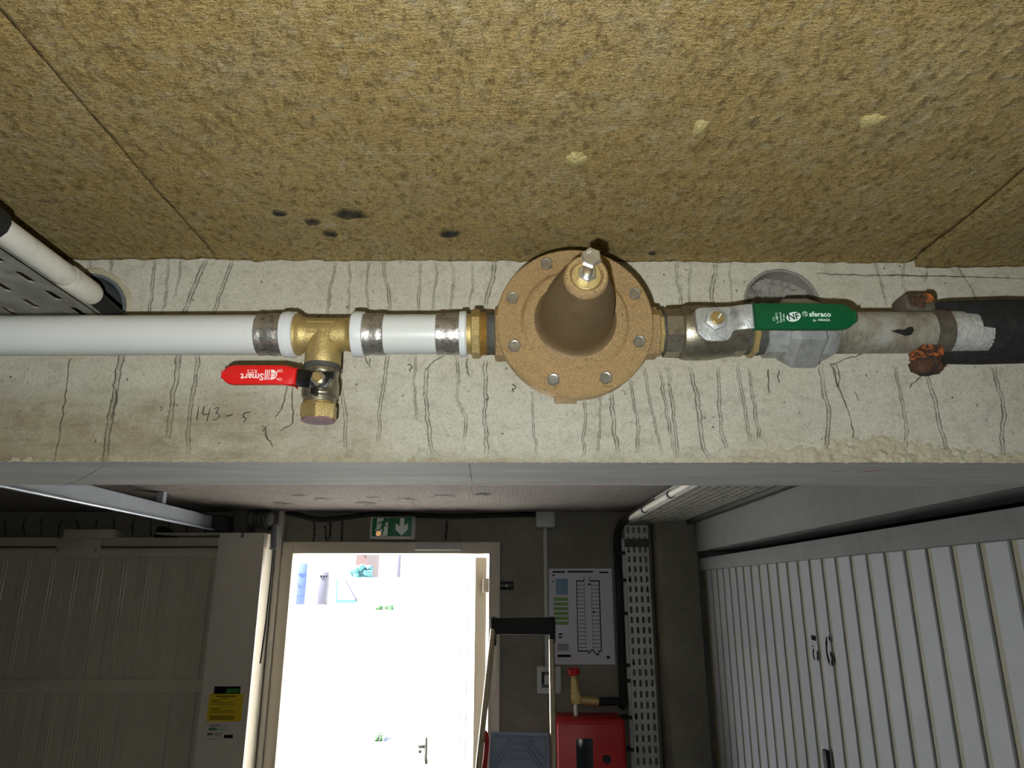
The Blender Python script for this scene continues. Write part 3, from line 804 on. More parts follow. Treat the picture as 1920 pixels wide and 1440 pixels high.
lev = obj('lever', slab(B(), st(YL, [(548, 690, 722, -.0075), (560, 692, 724, -.007), (575, 694, 726, -.003), (582, 696, 727, 0), (592, 697, 727, 0), (612, 697, 726, 0), (620, 697, 712, 0), (626, 697, 709, 0)]), .0022, .0004), M_black, dv, label='black painted steel lever')
obj('lever_stop', slab(B(), st(YL, [(583, 722, 738, .0005), (592, 722, 738, .0005)]), .010, .0004), M_black, lev)
rows = [(416, 697.5, 706.5, -.0095), (418.5, 693, 711, -.0095), (424, 688, 716, -.0095), (431, 685, 719, -.0095), (440, 684, 720, -.0095), (500, 684, 720, -.0095), (530, 684, 720, -.0092), (545, 687, 722, -.0082), (556, 690, 724, -.0074)]
obj('lever_grip', slab(B(), st(YL, rows), .0062, .0014), M_red, lev, label='glossy red plastic grip')
YG = YL - .0098
bm = B(); UP = ((-1, 0, 0), (0, 0, -1))
text_bm(bm, 'Smart', basis(PY(473, 706, YG), *UP), .0090, .0001, bold=.0002)
text_bm(bm, 'A.C.S', basis(PY(473, 695.5, YG), *UP), .0042, .0001)
text_bm(bm, 'On', basis(PY(523.5, 711, YG), *UP), .0040, .0001)
text_bm(bm, 'Off', basis(PY(525, 695, YG), *UP), .0040, .0001)
for px in (497.5, 501, 504.5): quad(bm, PY(px, 702.5, YG), (1, 0, 0), (0, 0, 1), .0009, .0100)
c = PY(507.5, 702.5, YG); vs_ = [bm.verts.new(c + Vector((0, 0, .0050)))]
for k in range(13):
    a = PI / 2 - PI * k / 12; vs_.append(bm.verts.new(c + Vector((math.cos(a) * .0060, 0, math.sin(a) * .0050))))
bm.faces.new(vs_)
quad(bm, PY(474, 698.6, YG), (1, 0, 0), (0, 0, 1), .0085, .0003)
obj('printed_marks', bm, M_printred, lev)
obj('logo_letters', text_bm(B(), 'EZ', basis(PY(511, 702.5, YG - .0003), *UP), .0058, .0001), M_red, lev)
nt = obj('lever_nut', hexnut(B(), (np_.x, YL + .0005, np_.z), AY, .0074, .0055, .25), M_zinc, dv)
obj('stem_end', lathe(B(), [(.004, .0046), (.0085, .0046), (.0095, .0036), (.0095, 0)], (np_.x, YL, np_.z), AY, 24), M_brass_bright, nt)
cap = thing('end_cap', (bx, YP, zat(795)), 'brass hexagon end cap screwed on below the red lever valve', 'cap')
obj('cap_collar', down(B(), [(753, .0140), (754, .0152), (759, .0152), (761, .0140)], 40), M_brass_bright, cap)
obj('cap_hexagon', down(B(), [(758, .0158), (761, .0180), (784, .0181), (788, .0165)], 6, PI / 6 * .85), M_brass, cap)
obj('cap_end_face', down(B(), [(786, .0156), (789, .0160), (790.5, .0154), (790.5, 0)], 40), M_lilac, cap, label='flat lilac brown end face')

# ------------------------------------------------------------------ stop valve with the green lever
gv = thing('ball_valve', ax(1320), 'large nickel ball valve with a green lever between the reducer and the union', 'valve')
obj('nipple', along(B(), [(1226, .0205), (1228, .0235), (1238, .0235), (1240, .0205)], 8, PI / 8), M_brass, gv, label='brass hexagon nipple')
obj('sealing_ring', along(B(), [(1236, .0205), (1238, .0222), (1243, .0218), (1245, .0205)]), M_paste, gv)
obj('valve_end', along(B(), [(1241, .0215), (1243, .0244), (1272, .0250), (1276, .0232)], 8, PI / 8), M_nickel, gv)
obj('valve_body', along(B(), [(1272, .0225), (1275, .0258), (1281, .0272), (1300, .0276), (1330, .0272), (1345, .0258), (1362, .0244), (1370, .0238)], 64), M_nickel, gv)
obj('valve_end', along(B(), [(1358, .0215), (1361, .0240), (1391, .0238), (1394, .0215)], 8, PI / 8), M_nickel, gv)
YG2 = YP - .0395
gp = PY(1341, 601, YG2)
obj('stem_boss', cyl(B(), (gp.x, YP - .015, gp.z - .004), (gp.x, YG2 + .006, gp.z - .002), .0135, 40, .001), M_nickel, gv)
rows = [(1305, 583, 620, 0), (1308, 579, 626, 0), (1314, 577, 632, 0), (1322, 576, 637, 0), (1332, 576, 639, 0), (1352, 575.5, 639, 0), (1362, 575, 637, 0), (1368, 574.5, 632, 0), (1372, 574, 621, -.0015), (1376, 573.5, 618.5, -.004), (1390, 571.5, 617, -.0085), (1400, 570, 616, -.010), (1418, 568.5, 615, -.010)]
gl = obj('lever', slab(B(), st(YG2, rows), .0030, .0005), M_galv, gv, label='bare zinc plated steel lever plate')
rows = [(1413, 568.5, 616, -.0118), (1430, 567, 616.5, -.0118), (1500, 567.5, 617, -.0118), (1570, 568.5, 617, -.0118), (1583, 569.5, 616, -.0118), (1593, 573, 612.5, -.0118), (1600, 579, 606.5, -.0118), (1604, 584.5, 601, -.0118)]
obj('lever_grip', slab(B(), st(YG2, rows), .0064, .0016), M_green, gl, label='green plastic grip with white lettering')
YG3 = YG2 - .0121
bm = B(); c = PY(1488, 594, YG3)
vs_ = []
for k in range(36):
    a = 2 * PI * k / 36; ex, ez = math.cos(a) * .0070, math.sin(a) * .0047; t_ = .30
    vs_.append(bm.verts.new(c + Vector((ex * math.cos(t_) - ez * math.sin(t_), 0, ex * math.sin(t_) + ez * math.cos(t_)))))
bm.faces.new(vs_)
RU = ((1, 0, 0), (0, 0, 1)); RT = ((1, 0, .055), (-.055, 0, 1))
text_bm(bm, 'sferaco', basis(PY(1537.5, 589.5, YG3), *RU), .0070, .0001, bold=.00016)
text_bm(bm, 'AIRAGA', basis(PY(1545, 600, YG3), *RU), .0032, .0001, bold=.00006)
text_bm(bm, 'by', basis(PY(1527, 600.5, YG3), *RU), .0034, .0001, shear=.3)
for s_, px, py in (('CU', 1451, 598), ('5..+80°C', 1457, 596), ('Gamerei', 1463.5, 595), ('10 ans', 1469.5, 596)):
    text_bm(bm, s_, basis(PY(px, py, YG3), (0, 0, 1), (-1, 0, 0)), .0030, .0001)
ri = PY(1509.5, 588.5, YG3); rv = []
for rr in (.0026, .0022):
    rv.append([bm.verts.new(ri + Vector((math.cos(2 * PI * k / 24) * rr, 0, math.sin(2 * PI * k / 24) * rr))) for k in range(24)])
for k in range(24): bm.faces.new((rv[0][k], rv[0][(k + 1) % 24], rv[1][(k + 1) % 24], rv[1][k]))
for q in (((-.0013, .0018), (-.0002, .0018), (-.0010, -.0002)), ((-.0013, .0012), (-.0007, .0016), (.0016, -.0016), (.0009, -.0018)), ((.0010, .0002), (.0004, .0020), (.0014, .0016))):
    bm.faces.new([bm.verts.new(ri + Vector((x, 0, z))) for x, z in q])
obj('printed_marks', bm, M_print, gl)
obj('standard_mark', text_bm(B(), 'NF', basis(PY(1488, 594, YG3 - .0003), (1, 0, .12), (-.12, 0, 1)), .0088, .0001, bold=.00008), M_ink, gl)
bm = B()
text_bm(bm, 'ON', basis(PY(1391, 580, YG2 - .0095), *RU), .0060, .0002); text_bm(bm, 'OFF', basis(PY(1391, 609, YG2 - .0095), *RU), .0050, .0002)
obj('stamped_letters', bm, M_galv, gl)
nt = obj('lever_nut', hexnut(B(), (gp.x, YG2 + .0005, gp.z), AY, .0108, .0060, .32), M_galv, gv)
stm = obj('stem_end', lathe(B(), [(.004, .0062), (.0078, .0062), (.0086, .0052), (.0086, 0)], (gp.x, YG2, gp.z), AY, 28), M_brass_bright, nt)
bm = B(); prism(bm, [gp + Vector((x, -.00885, z)) for x, z in ((-.0006, -.0017), (.0012, -.0008), (.0040, .0032), (.0028, .0038))], (0, -1, 0), .0002)
obj('stem_slot', bm, M_signwhite, nt)

# ------------------------------------------------------------------ union and steel pipe
un = thing('pipe_union', ax(1490), 'galvanised hexagon pipe union right of the green lever valve', 'pipe fitting')
un['label'] = 'galvanised cast union with a big hexagon nut, partly under the green lever'
obj('sealing_ring', along(B(), [(1391, .0205), (1394, .0222), (1401, .0216), (1403, .0205)]), M_paste, un)
obj('nipple', along(B(), [(1400, .0215), (1402, .0252), (1411, .0254), (1414, .0232)], 8, PI / 8), M_brass, un, label='brass hexagon nipple')
obj('thread_paste', along(B(), [(1411, .0225), (1416, .0230), (1424, .0222), (1430, .0218)]), M_paste, un)
obj('union_tail', along(B(), [(1427, .0225), (1430, .0252), (1462, .0256), (1470, .0262), (1476, .0250)], 8, PI / 8), M_galv, un)
obj('union_nut', along(B(), [(1463, .0300), (1476, .0368), (1520, .0372), (1525, .0345), (1527, .0290)], 6, PI / 6), M_galv, un)
obj('union_end', along(B(), [(1522, .0285), (1525, .0292), (1545, .0282), (1556, .0255), (1559, .0222)], 8, PI / 8), M_galv, un)
o1 = ax(1552)
bm = B(); L = (XR - o1.x) / AXD.x + .002
lathe(bm, [(0, .0213), (L * .08, .0212), (L, .0212)], o1, AXD, 64)
obj('steel_pipe', bm, M_steel, label='grimy galvanised steel pipe between the union and the black insulation', cat='pipe', loc=o1)
# rusty clamp
cl = thing('pipe_clamp', ax(1750), 'rusty two-part clamp around the steel pipe at the black insulation', 'pipe clamp')
oc = ax(1738); wB = (ax(1768) - oc).dot(AXD)
obj('band', ring(B(), oc, AXD, .0208, .0232, wB, 72), M_band, cl)
def lump(bm, c, r, sx, sy, sz, sub=3, amp=.25, fr=90, sd=0):
    s = bmesh.ops.create_icosphere(bm, subdivisions=sub, radius=1)
    for v in s['verts']:
        k = 1 + amp * noise.noise((v.co.x * 2.2 + sd, v.co.y * 2.2, v.co.z * 2.2)) + amp * .6 * noise.noise((v.co.x * 6 + sd, v.co.y * 6, v.co.z * 6))
        q = v.co * k
        q = Vector((max(-.86, min(.86, q.x)), max(-.86, min(.86, q.y)), max(-.86, min(.86, q.z))))
        v.co = Vector(c) + Vector((q.x * sx, q.y * sy, q.z * sz)) * r
    return bm
tp = PY(1716, 567, YP - .004); bp = PY(1731, 683, YP - .008)
ear = obj('clamp_ear', box(B(), PY(1700, 582, YP - .012), (PY(1738, 560, YP).x, YP + .014, PY(1738, 560, YP).z), .002), M_band, cl)
obj('rusty_nut', hexnut(B(), tp + Vector((-.004, 0, -.005)), (.25, -.4, 1), .0120, .0100, .2, .0012), M_rust, ear, label='rust brown nut')
obj('bolt_end', lump(B(), tp + Vector((.006, -.009, .0005)), .0062, 1.1, 1, .9, 2, .3, sd=4), M_rust2, ear)
ear2 = obj('clamp_ear', box(B(), (PY(1712, 660, YP).x, YP - .016, PY(1712, 676, YP).z), (PY(1752, 660, YP).x, YP + .010, PY(1712, 655, YP).z), .002), M_rust2, cl, label='ear eaten by orange rust')
obj('rusty_nut', lump(B(), bp + Vector((0, -.004, -.0025)), .0138, 1.05, .95, .78, 4, .20, sd=1), M_rust, ear2, label='corroded dark nut')
obj('rust_scale', lump(B(), PY(1732, 667, YP - .017), .0085, 1.5, .8, .75, 3, .5, sd=8), M_rust2, ear2, label='orange rust scale')
# black insulation, torn open at its front
oi = ax(1742); bm = B(); N = 72; rows = []
Lx = (XR - oi.x) / AXD.x
a_, u_, v_ = frame_of(AXD)
def start(k):
    th = 2 * PI * k / N; d = u_ * math.cos(th) + v_ * math.sin(th)
    front = -d.y
    if front > .25:
        base = .041 + .004 * noise.noise((k * .8, 1, 1))
        if d.z < -.10: base = .052 + .002 * noise.noise((k * .9, 5, 1))
        if d.z > .62: base = .030
    else: base = .004 + .005 * abs(noise.noise((k * .4, 2, 1)))
    return base
RO = [.0305, .0322, .0325, .0312, .0306, .0306, .0318]
def wob(k, x): return 1 + .02 * noise.noise((k * .12, x * 18, 3))
for x_, ro in ((0, .0295), (.012, .0318), (.045, .0326), (.10, .0312), (.15, .0308), (.24, .0318), (Lx, .0318)):
    row = []
    for k in range(N):
        th = 2 * PI * k / N; d = u_ * math.cos(th) + v_ * math.sin(th)
        xs = start(k) + (Lx - start(k)) * (x_ / Lx)
        rr = ro * wob(k, x_)
        if x_ < .05 and -d.y > .25 and abs(d.z) < .72: rr = max(.0245, rr - .003)
        row.append(bm.verts.new(oi + a_ * xs + d * rr))
    rows.append(row)
inner = []
for x_ in (Lx, 0):
    inner.append([bm.verts.new(oi + a_ * (start(k) + (Lx - start(k)) * (x_ / Lx)) + (u_ * math.cos(2 * PI * k / N) + v_ * math.sin(2 * PI * k / N)) * .0214) for k in range(N)])
rows += inner + [rows[0]]
for A, C in zip(rows, rows[1:]):
    for k in range(N):
        j = (k + 1) % N; bm.faces.new((A[k], A[j], C[j], C[k]))
ins = obj('pipe_insulation', bm, M_foam, label='black foam insulation with a torn end around the steel pipe', cat='pipe insulation', loc=oi, smooth=60)
bm = lathe(B(), [(0, .0217), (.048, .0222), (.066, .0222)], ax(1768), AXD, 64)
obj('backing_film', bm, M_foamskin, ins, label='pale film showing in the torn opening')
# dark scrape on the steel pipe
bm = B(); lay = bm.verts.layers.float.new('ink')
PD = []
for px, py in ((1671, 621), (1684, 618), (1694, 619), (1702, 614), (1710, 613), (1713, 620), (1708, 628), (1698, 630), (1690, 627), (1681, 624)):
    q = PY(px, py, YP - .0210); PD.append(q)
prism(bm, PD, (0, -1, 0), .0009)
obj('tar_patch', bm, M_blackmatt, cl)

# ------------------------------------------------------------------ cable tray and conduit at the sleeve
TX, TZ = -.4515, CZ + .2935
tr = thing('cable_tray', (TX - .15, .2, TZ), 'dusty perforated metal cable tray ending at the sleeve hole above the white pipe', 'cable tray')
bm = perforated(B(), (TX - .30, -.80, TZ), (1, 0, 0), (0, 1, 0), 8, 35, .0375, .045, .008, .026, True)
obj('tray_bottom', bm, M_tray, tr, smooth=False)
obj('tray_side', box(B(), (TX - .002, -.80, TZ), (TX, .775, TZ + .012)), M_tray, tr, smooth=False)
obj('tray_side', box(B(), (TX - .302, -.80, TZ), (TX - .30, .775, TZ + .045)), M_tray, tr, smooth=False)
cx_, cz_ = -.4385, CZ + .3005
cn = thing('conduit', (cx_, .3, cz_), 'dusty white conduit clipped along the perforated cable tray', 'conduit')
obj('conduit_tube', cyl(B(), (cx_, -.8, cz_), (cx_, .655, cz_), .0116, 32), M_conduit, cn)
obj('conduit_coupler', lathe(B(), [(0, .0122), (.002, .0127), (.040, .0127), (.047, .0110), (.049, .0085)], (cx_, .652, cz_), (0, 1, 0), 32), M_conduit, cn, label='dusty rounded end coupling')
obj('black_clip', lathe(B(), [(0, .0125), (.002, .0150), (.030, .0150), (.032, .0125)], (cx_, .518, cz_), (0, 1, 0), 12), M_blackmatt, cn, label='black plastic clip')
obj('cable', tube(B(), spline([(cx_, .69, cz_), (cx_ + .002, .75, cz_ - .006), (cx_ + .004, .80, cz_ - .008), (cx_, .91, cz_ - .006)]), .0085, 16), M_blackmatt, cn, label='dark cable going into the sleeve')

# ================================================================== FAR END: pedestrian door
dr = thing('door_1', (DX0, YF, 0), 'beige steel escape door standing open to the bright driveway', 'door', kind='structure')
FY0, FY1 = YF - .035, YF + .09
ix0 = PY(549, 1040, FY0).x; ix1 = PY(917, 1036, FY0).x
ox0 = PY(529, 1020, FY0).x; ox1 = PY(938, 1018, FY0).x
zt = PY(740, 1038, FY0).z; zo = PY(740, 1016, FY0).z
bm = B()
obj('door_jamb', box(B(), (ox0, FY0, 0), (ix0, FY1, zo), .004), M_frame, dr)
obj('door_jamb', box(B(), (ix1, FY0, 0), (ox1, FY1, zo), .004), M_frame, dr)
obj('door_head', box(B(), (ix0 - .001, FY0, zt), (ix1 + .001, FY1, zo), .004), M_frame, dr)
a = PY(778, 1031, FY0 - .02); b = PY(866, 1018, FY0 - .02)
obj('closer_plate', box(B(), (a.x, FY0 - .02, a.z), (b.x, FY0 + .001, b.z), .002), M_greybox, dr, label='pale door closer plate')
# the leaf, swung outwards
hx, hy = ix1 - .020, YF + .115
la = math.radians(21)
ld = Vector((-math.sin(la), math.cos(la), 0)); ln = Vector((-math.cos(la), -math.sin(la), 0))
LW = .93; LT = .045; Zl0, Zl1 = .01, zt - .012
H0 = Vector((hx, hy, 0))
def leafbox(bm, s0, s1, n0, n1, z0, z1):
    base = [H0 + ld * s + ln * n for s, n in ((s0, n0), (s1, n0), (s1, n1), (s0, n1))]
    return prism(bm, [Vector((p.x, p.y, z0)) for p in base], (0, 0, 1), z1 - z0)
leaf = obj('door_leaf', leafbox(B(), .06, LW - .07, 0, .030, Zl0, Zl1 - .03), M_post, dr)
obj('leaf_stile', leafbox(B(), 0, .06, -.005, LT + .01, Zl0, Zl1), M_frame, leaf); obj('leaf_stile', leafbox(B(), LW - .07, LW, -.005, LT, Zl0, Zl1), M_frame, leaf)
obj('leaf_rail', leafbox(B(), .06, LW - .07, -.004, LT - .004, Zl1 - .05, Zl1), M_post, leaf)
n_r = 8; pitch = (LW - .13) / n_r
for k in range(n_r):
    s0 = .06 + pitch * k
    obj('leaf_slat', leafbox(B(), s0 + .006, s0 + pitch - .006, .029, .042, Zl0, Zl1 - .052), M_post, leaf)
hz = PY(905, 1092, YF + .1).z
obj('hinge', box(B(), (hx - .012, YF + .03, hz - .05), (hx + .05, YF + .125, hz + .02), .006), M_frame, dr)
hz2 = .35
obj('hinge', box(B(), (hx - .012, YF + .03, hz2 - .05), (hx + .05, YF + .125, hz2 + .02), .006), M_frame, dr)
hp = H0 + ld * (LW - .04); zh = PY(800, 1398, hp.y).z
hd = obj('door_handle', leafbox(B(), LW - .065, LW - .02, LT, LT + .012, zh - .09, zh + .05), M_blackmatt, dr, label='black handle plate')
p0 = hp + ln * (LT + .01)
obj('handle_lever', tube(B(), [Vector((p0.x, p0.y, zh)), Vector((p0.x, p0.y, zh)) + ln * .05, Vector((p0.x, p0.y, zh - .005)) + ln * .055 - ld * .11], .010, 10), M_blackmatt, hd)
obj('latch_plate', leafbox(B(), LW, LW + .012, .0, LT + .05, zh - .14, zh - .11), M_zinc, dr)

# exit sign
sY = YF - .045
a = PY(692, 1011, sY); b = PY(779, 968, sY)
es = thing('exit_sign', ((a.x + b.x) / 2, YF, a.z), 'green and white emergency exit sign above the open door', 'sign')
sc_ = (b.x - a.x); h_ = b.z - a.z
obj('sign_housing', box(B(), (a.x, sY, a.z), (b.x, YF + .001, b.z), .010, 3), M_greybox, es)
mx = .055 * sc_
obj('sign_face', box(B(), (a.x + mx, sY - .002, a.z + .13 * h_), (b.x - mx * 1.3, sY + .002, b.z - .07 * h_), .001), M_signgreen, es)
fx0, fx1 = a.x + mx, b.x - mx * 1.3; fz0, fz1 = a.z + .13 * h_, b.z - .07 * h_
def sp(u, v, d=.0028): return Vector((fx0 + (fx1 - fx0) * u, sY - d, fz0 + (fz1 - fz0) * v))
bm = B(); prism(bm, [sp(*q) for q in ((.10, .02), (.38, .02), (.40, .10), (.40, .98), (.12, .98), (.11, .4), (.08, .36), (.08, .28), (.11, .28))], (0, -1, 0), .0006)
prism(bm, [sp(*q) for q in ((.70, .98), (.81, .98), (.81, .55), (.90, .72), (.90, .36), (.745, .03), (.59, .36), (.59, .70), (.69, .55))], (0, -1, 0), .0006)
obj('white_symbols', bm, M_signwhite, es, smooth=False)
bm = B(); D_ = .0040
for pl in (((.245, .80), (.31, .80), (.335, .62), (.29, .46), (.225, .46), (.23, .62)), ((.13, .66), (.16, .63), (.22, .74), (.30, .76), (.26, .82), (.20, .80)),
           ((.30, .66), (.335, .60), (.34, .56), (.41, .56), (.41, .52), (.31, .52)), ((.225, .48), (.28, .50), (.215, .33), (.11, .31), (.11, .35), (.19, .37)),
           ((.25, .48), (.30, .46), (.30, .30), (.27, .04), (.235, .04), (.265, .30))):
    prism(bm, [sp(u, v, .0036) for u, v in pl], (0, -1, 0), .0005)
lathe(bm, [(0, .013), (.0005, .013)], sp(.335, .86, .0036), (0, -1, 0), 16)
obj('running_figure', bm, M_signgreen, es, smooth=False)
c = sp(.17, .14, .0042); obj('indicator_light', lathe(B(), [(0, .0125), (.003, .011), (.0045, .007), (.005, 0)], c + Vector((0, .001, 0)), (0, -1, 0), 20), M_led, es, label='small orange indicator glow')

# cable along the head of the far wall, junction box, conduit, switch
def wallp(px, py, off=.02): return PY(px, py, YF - off)
obj('black_tube', tube(B(), spline([wallp(528, 958), wallp(560, 966), wallp(600, 974), wallp(650, 970), wallp(700, 964), wallp(780, 966), wallp(850, 968), wallp(930, 966), wallp(1008, 964)]), .013, 10), M_blackmatt,
    label='thick black cable sagging along the wall above the exit sign', cat='cable')
jb = thing('junction_box', wallp(1022, 975), 'pale square junction box at the top of the far wall', 'junction box')
a = wallp(1005, 988, .05); b = wallp(1040, 957, .05)
obj('box_body', box(B(), (a.x, YF - .05, a.z), (b.x, YF + .001, b.z), .006), M_greybox, jb)
obj('box_lid', box(B(), (a.x + .006, YF - .056, a.z + .006), (b.x - .006, YF - .049, b.z - .006), .003), M_greybox, jb)
p1 = wallp(1022, 988, .015); p2 = wallp(1024, 1252, .015)
obj('wall_conduit', cyl(B(), p1, (p1.x, p1.y, p2.z), .010, 14), M_greybox, label='thin grey conduit dropping from the junction box to the switch', cat='conduit', loc=p1)
a = wallp(1007, 1301, .05); b = wallp(1052, 1250, .05)
sw = thing('wall_switch', wallp(1030, 1301), 'white wall switch box partly behind the stepladder rail', 'switch')
obj('switch_box', box(B(), (a.x, YF - .05, a.z), (b.x, YF + .001, b.z), .008), M_greybox, sw)
obj('switch_surround', box(B(), (a.x + .022, YF - .056, a.z + .028), (b.x - .03, YF - .049, b.z - .022), .003), M_glassdark, sw)
obj('rocker', box(B(), (a.x + .034, YF - .062, a.z + .042), (b.x - .042, YF - .055, b.z - .036), .003), M_greybox, sw)

# evacuation plan
a = wallp(1031, 1246, .004); b = wallp(1147, 1066, .004)
W_, H_ = b.x - a.x, b.z - a.z
ep = thing('evacuation_plan', (a.x + W_ / 2, YF, a.z), 'white evacuation plan poster on the wall beside the cable tray', 'poster')
obj('plan_sheet', box(B(), (a.x, YF - .005, a.z), (b.x, YF + .0005, b.z)), M_paper, ep, smooth=False)
def pp(u, v): return Vector((a.x + W_ * u, YF - .0058, a.z + H_ * v))
def bar(bm, u0, v0, u1, v1): return prism(bm, [pp(u0, v0), pp(u1, v0), pp(u1, v1), pp(u0, v1)], (0, -1, 0), .0003)
bm = B()
bar(bm, .43, .14, .442, .87); bar(bm, .785, .14, .80, .87); bar(bm, .43, .86, .56, .872); bar(bm, .64, .86, .80, .872)
bar(bm, .55, .86, .56, .91); bar(bm, .64, .86, .65, .91); bar(bm, .43, .13, .60, .142); bar(bm, .74, .13, .80, .142)
for q in (((.58, .11), (.64, .15), (.655, .145), (.595, .105)), ((.64, .15), (.73, .09), (.74, .10), (.655, .155)), ((.72, .09), (.76, .13), (.77, .125), (.735, .085))):
    prism(bm, [pp(*p) for p in q], (0, -1, 0), .0003)
for k in range(17):
    v = .17 + k * .0405
    bar(bm, .442, v, .56, v + .005); bar(bm, .665, v, .785, v + .005)
bar(bm, .555, .16, .560, .85); bar(bm, .665, .16, .670, .85)
for u, v in ((.62, .82), (.68, .53)): bar(bm, u, v, u + .03, v + .02)
for u, v, w2 in ((.06, .955, .20), (.30, .958, .40), (.80, .95, .14), (.06, .92, .03), (.06, .85, .02), (.14, .30, .06), (.14, .27, .05)): bar(bm, u, v, u + w2, v + .016)
for k in range(5): bar(bm, .12, .20 - k * .014, .30 - .02 * (k % 2), .206 - k * .014)
bar(bm, .12, .075, .32, .10); bar(bm, .87, .06, .92, .085)
obj('plan_lines', bm, M_ink, ep, smooth=False)
bm = B(); bar(bm, .11, .72, .30, .89); obj('blue_legend', bm, M('legend_blue', (110, 140, 168), .6), ep, smooth=False)
bm = B()
for k in range(6): bar(bm, .07, .655 - k * .05, .30, .690 - k * .05)
obj('green_legend', bm, M('legend_green', (110, 150, 84), .6), ep, smooth=False)

# upright cable tray at the column, its cables and the tray under the ceiling
tY = YF - .055
a = PY(1172, 1000, tY); b = PY(1214, 1000, tY)
wT = (b.x - a.x); cw = wT / 4
vt = thing('cable_tray', (a.x + wT / 2, tY, .3), 'upright white perforated cable tray beside the concrete column', 'cable tray')
zt1 = PY(1190, 985, tY).z; ny_ = 36; chh = .0475
obj('tray_bottom', perforated(B(), (a.x, tY, zt1 - ny_ * chh), (1, 0, 0), (0, 0, 1), 4, ny_, cw, chh, .0125, .031), M_slot, vt, smooth=False)
obj('tray_side', box(B(), (a.x - .002, tY, zt1 - ny_ * chh), (a.x, YF + .001, zt1)), M_slot, vt, smooth=False)
obj('tray_side', box(B(), (b.x, tY, zt1 - ny_ * chh), (b.x + .002, YF + .001, zt1)), M_slot, vt, smooth=False)
obj('tray_joint', box(B(), (a.x - .004, tY - .004, PY(1190, 1018, tY).z - .02), (b.x + .004, tY + .004, PY(1190, 1018, tY).z + .02)), M_dark, vt, smooth=False)
# cables left of it
x1_ = PY(1156, 1000, YF - .03).x
obj('black_tube', tube(B(), spline([(x1_ + .06, 2.9, CZ + .345), (x1_ + .035, 3.45, CZ + .338), (x1_ + .01, 3.60, CZ + .30), (x1_, YF - .03, CZ + .22), (x1_ + .002, YF - .03, CZ + 0), (x1_, YF - .03, CZ - .45), (x1_ - .005, YF - .05, CZ - .52), (x1_ - .035, YF - .085, PY(1122, 1316, YF - .10).z), (PY(1122, 1316, YF - .10).x, YF - .10, PY(1122, 1316, YF - .10).z)]), .019, 12), M_blackmatt,
    label='thick black hose running down the wall to the fire hose valve', cat='hose')
x2_ = PY(1168, 1000, YF - .035).x
uc = thing('wall_conduit', (x2_, YF - .035, .3), 'grey upright conduit with black ties beside the white perforated tray', 'conduit')
ztop = PY(1168, 1010, YF - .035).z
obj('conduit_tube', cyl(B(), (x2_, YF - .035, .05), (x2_, YF - .035, ztop), .0105, 16), M_greybox, uc)
for py in (1037, 1088, 1150, 1247, 1276, 1345, 1405):
    z = PY(1170, py, YF - .035).z
    obj('cable_tie', box(B(), (x2_ - .045, YF - .05, z - .008), (x2_ + .03, YF + .001, z + .008), .002), M_blackmatt, uc)
# tray below the ceiling along the lock-ups
hz0 = CZ + .318; hx0 = .607; hx1 = .850
ht = thing('cable_tray', (.73, 2.3, hz0), 'dark perforated cable tray running under the ceiling above the lock-up door', 'cable tray')
nY = 52; chY = (3.64 - YBB) / nY
obj('tray_bottom', perforated(B(), (hx0, YBB, hz0), (1, 0, 0), (0, 1, 0), 8, nY, (hx1 - hx0) / 8, chY, .010, .030), M_tray, ht, smooth=False)
obj('tray_side', box(B(), (hx0 - .002, YBB, hz0), (hx0, 3.64, hz0 + .045)), M_slot, ht, smooth=False)
obj('tray_side', box(B(), (hx1, YBB, hz0), (hx1 + .002, 3.64, hz0 + .045)), M_tray, ht, smooth=False)
for yy in (1.4, 2.3, 3.2): obj('hanger_rod', cyl(B(), (hx1 - .02, yy, hz0), (hx1 - .02, yy, ZC + .01), .005, 8), M_tray, ht)
wc = thing('conduit', (hx0 - .014, 2.3, hz0 + .016), 'white conduit tied along the edge of the ceiling cable tray', 'conduit')
obj('conduit_tube', cyl(B(), (hx0 - .014, YBB, hz0 + .014), (hx0 - .014, 3.60, hz0 + .014), .0125, 18), M_conduit, wc)
for yy in (1.55, 2.02, 2.55, 3.05):
    obj('cable_tie', cyl(B(), (hx0 - .014, yy, hz0 + .014), (hx0 - .014, yy + .022, hz0 + .014), .0155, 14), M_blackmatt, wc)

obj('black_tube', tube(B(), [(.876, YBB, CZ + .316), (.876, 2.0, CZ + .318), (.876, 3.43, CZ + .316)], .0165, 12), M_blackmatt,
    label='black tube running along the lintel above the lock-up door', cat='cable')  # plain dark tube filling the band between tray and lintel
# red fire cabinet and valve
cY = YF - .20
a = PY(1041, 1440, cY); b = PY(1172, 1349, cY)
fc = thing('fire_hose_cabinet', ((a.x + b.x) / 2, cY + .1, b.z - .70), 'red steel fire hose cabinet with a dark window below the poster', 'cabinet')
obj('cabinet_body', box(B(), (a.x, cY, b.z - .70), (b.x, YF + .001, b.z), .014, 3), M_redbox, fc)
cdoor = obj('cabinet_door', box(B(), (a.x + .012, cY - .014, b.z - .685), (b.x - .012, cY + .002, b.z - .014), .008), M_redbox, fc)
q0 = PY(1080, 1385, cY - .018); q1 = PY(1113, 1440, cY - .018)
obj('cabinet_window', box(B(), (q0.x, cY - .018, q0.z - .28), (q1.x, cY - .01, q0.z), .003), M_glassdark, cdoor)
kn = PY(1138, 1424, cY - .02)
obj('cabinet_knob', lathe(B(), [(0, .018), (.012, .018), (.018, .013), (.018, 0)], kn + Vector((0, .008, 0)), (0, -1, 0), 20), M_blackmatt, cdoor)
vY = YF - .10
fv = thing('fire_hose_valve', PY(1082, 1340, vY), 'brass hose valve with a red handwheel above the fire cabinet', 'valve')
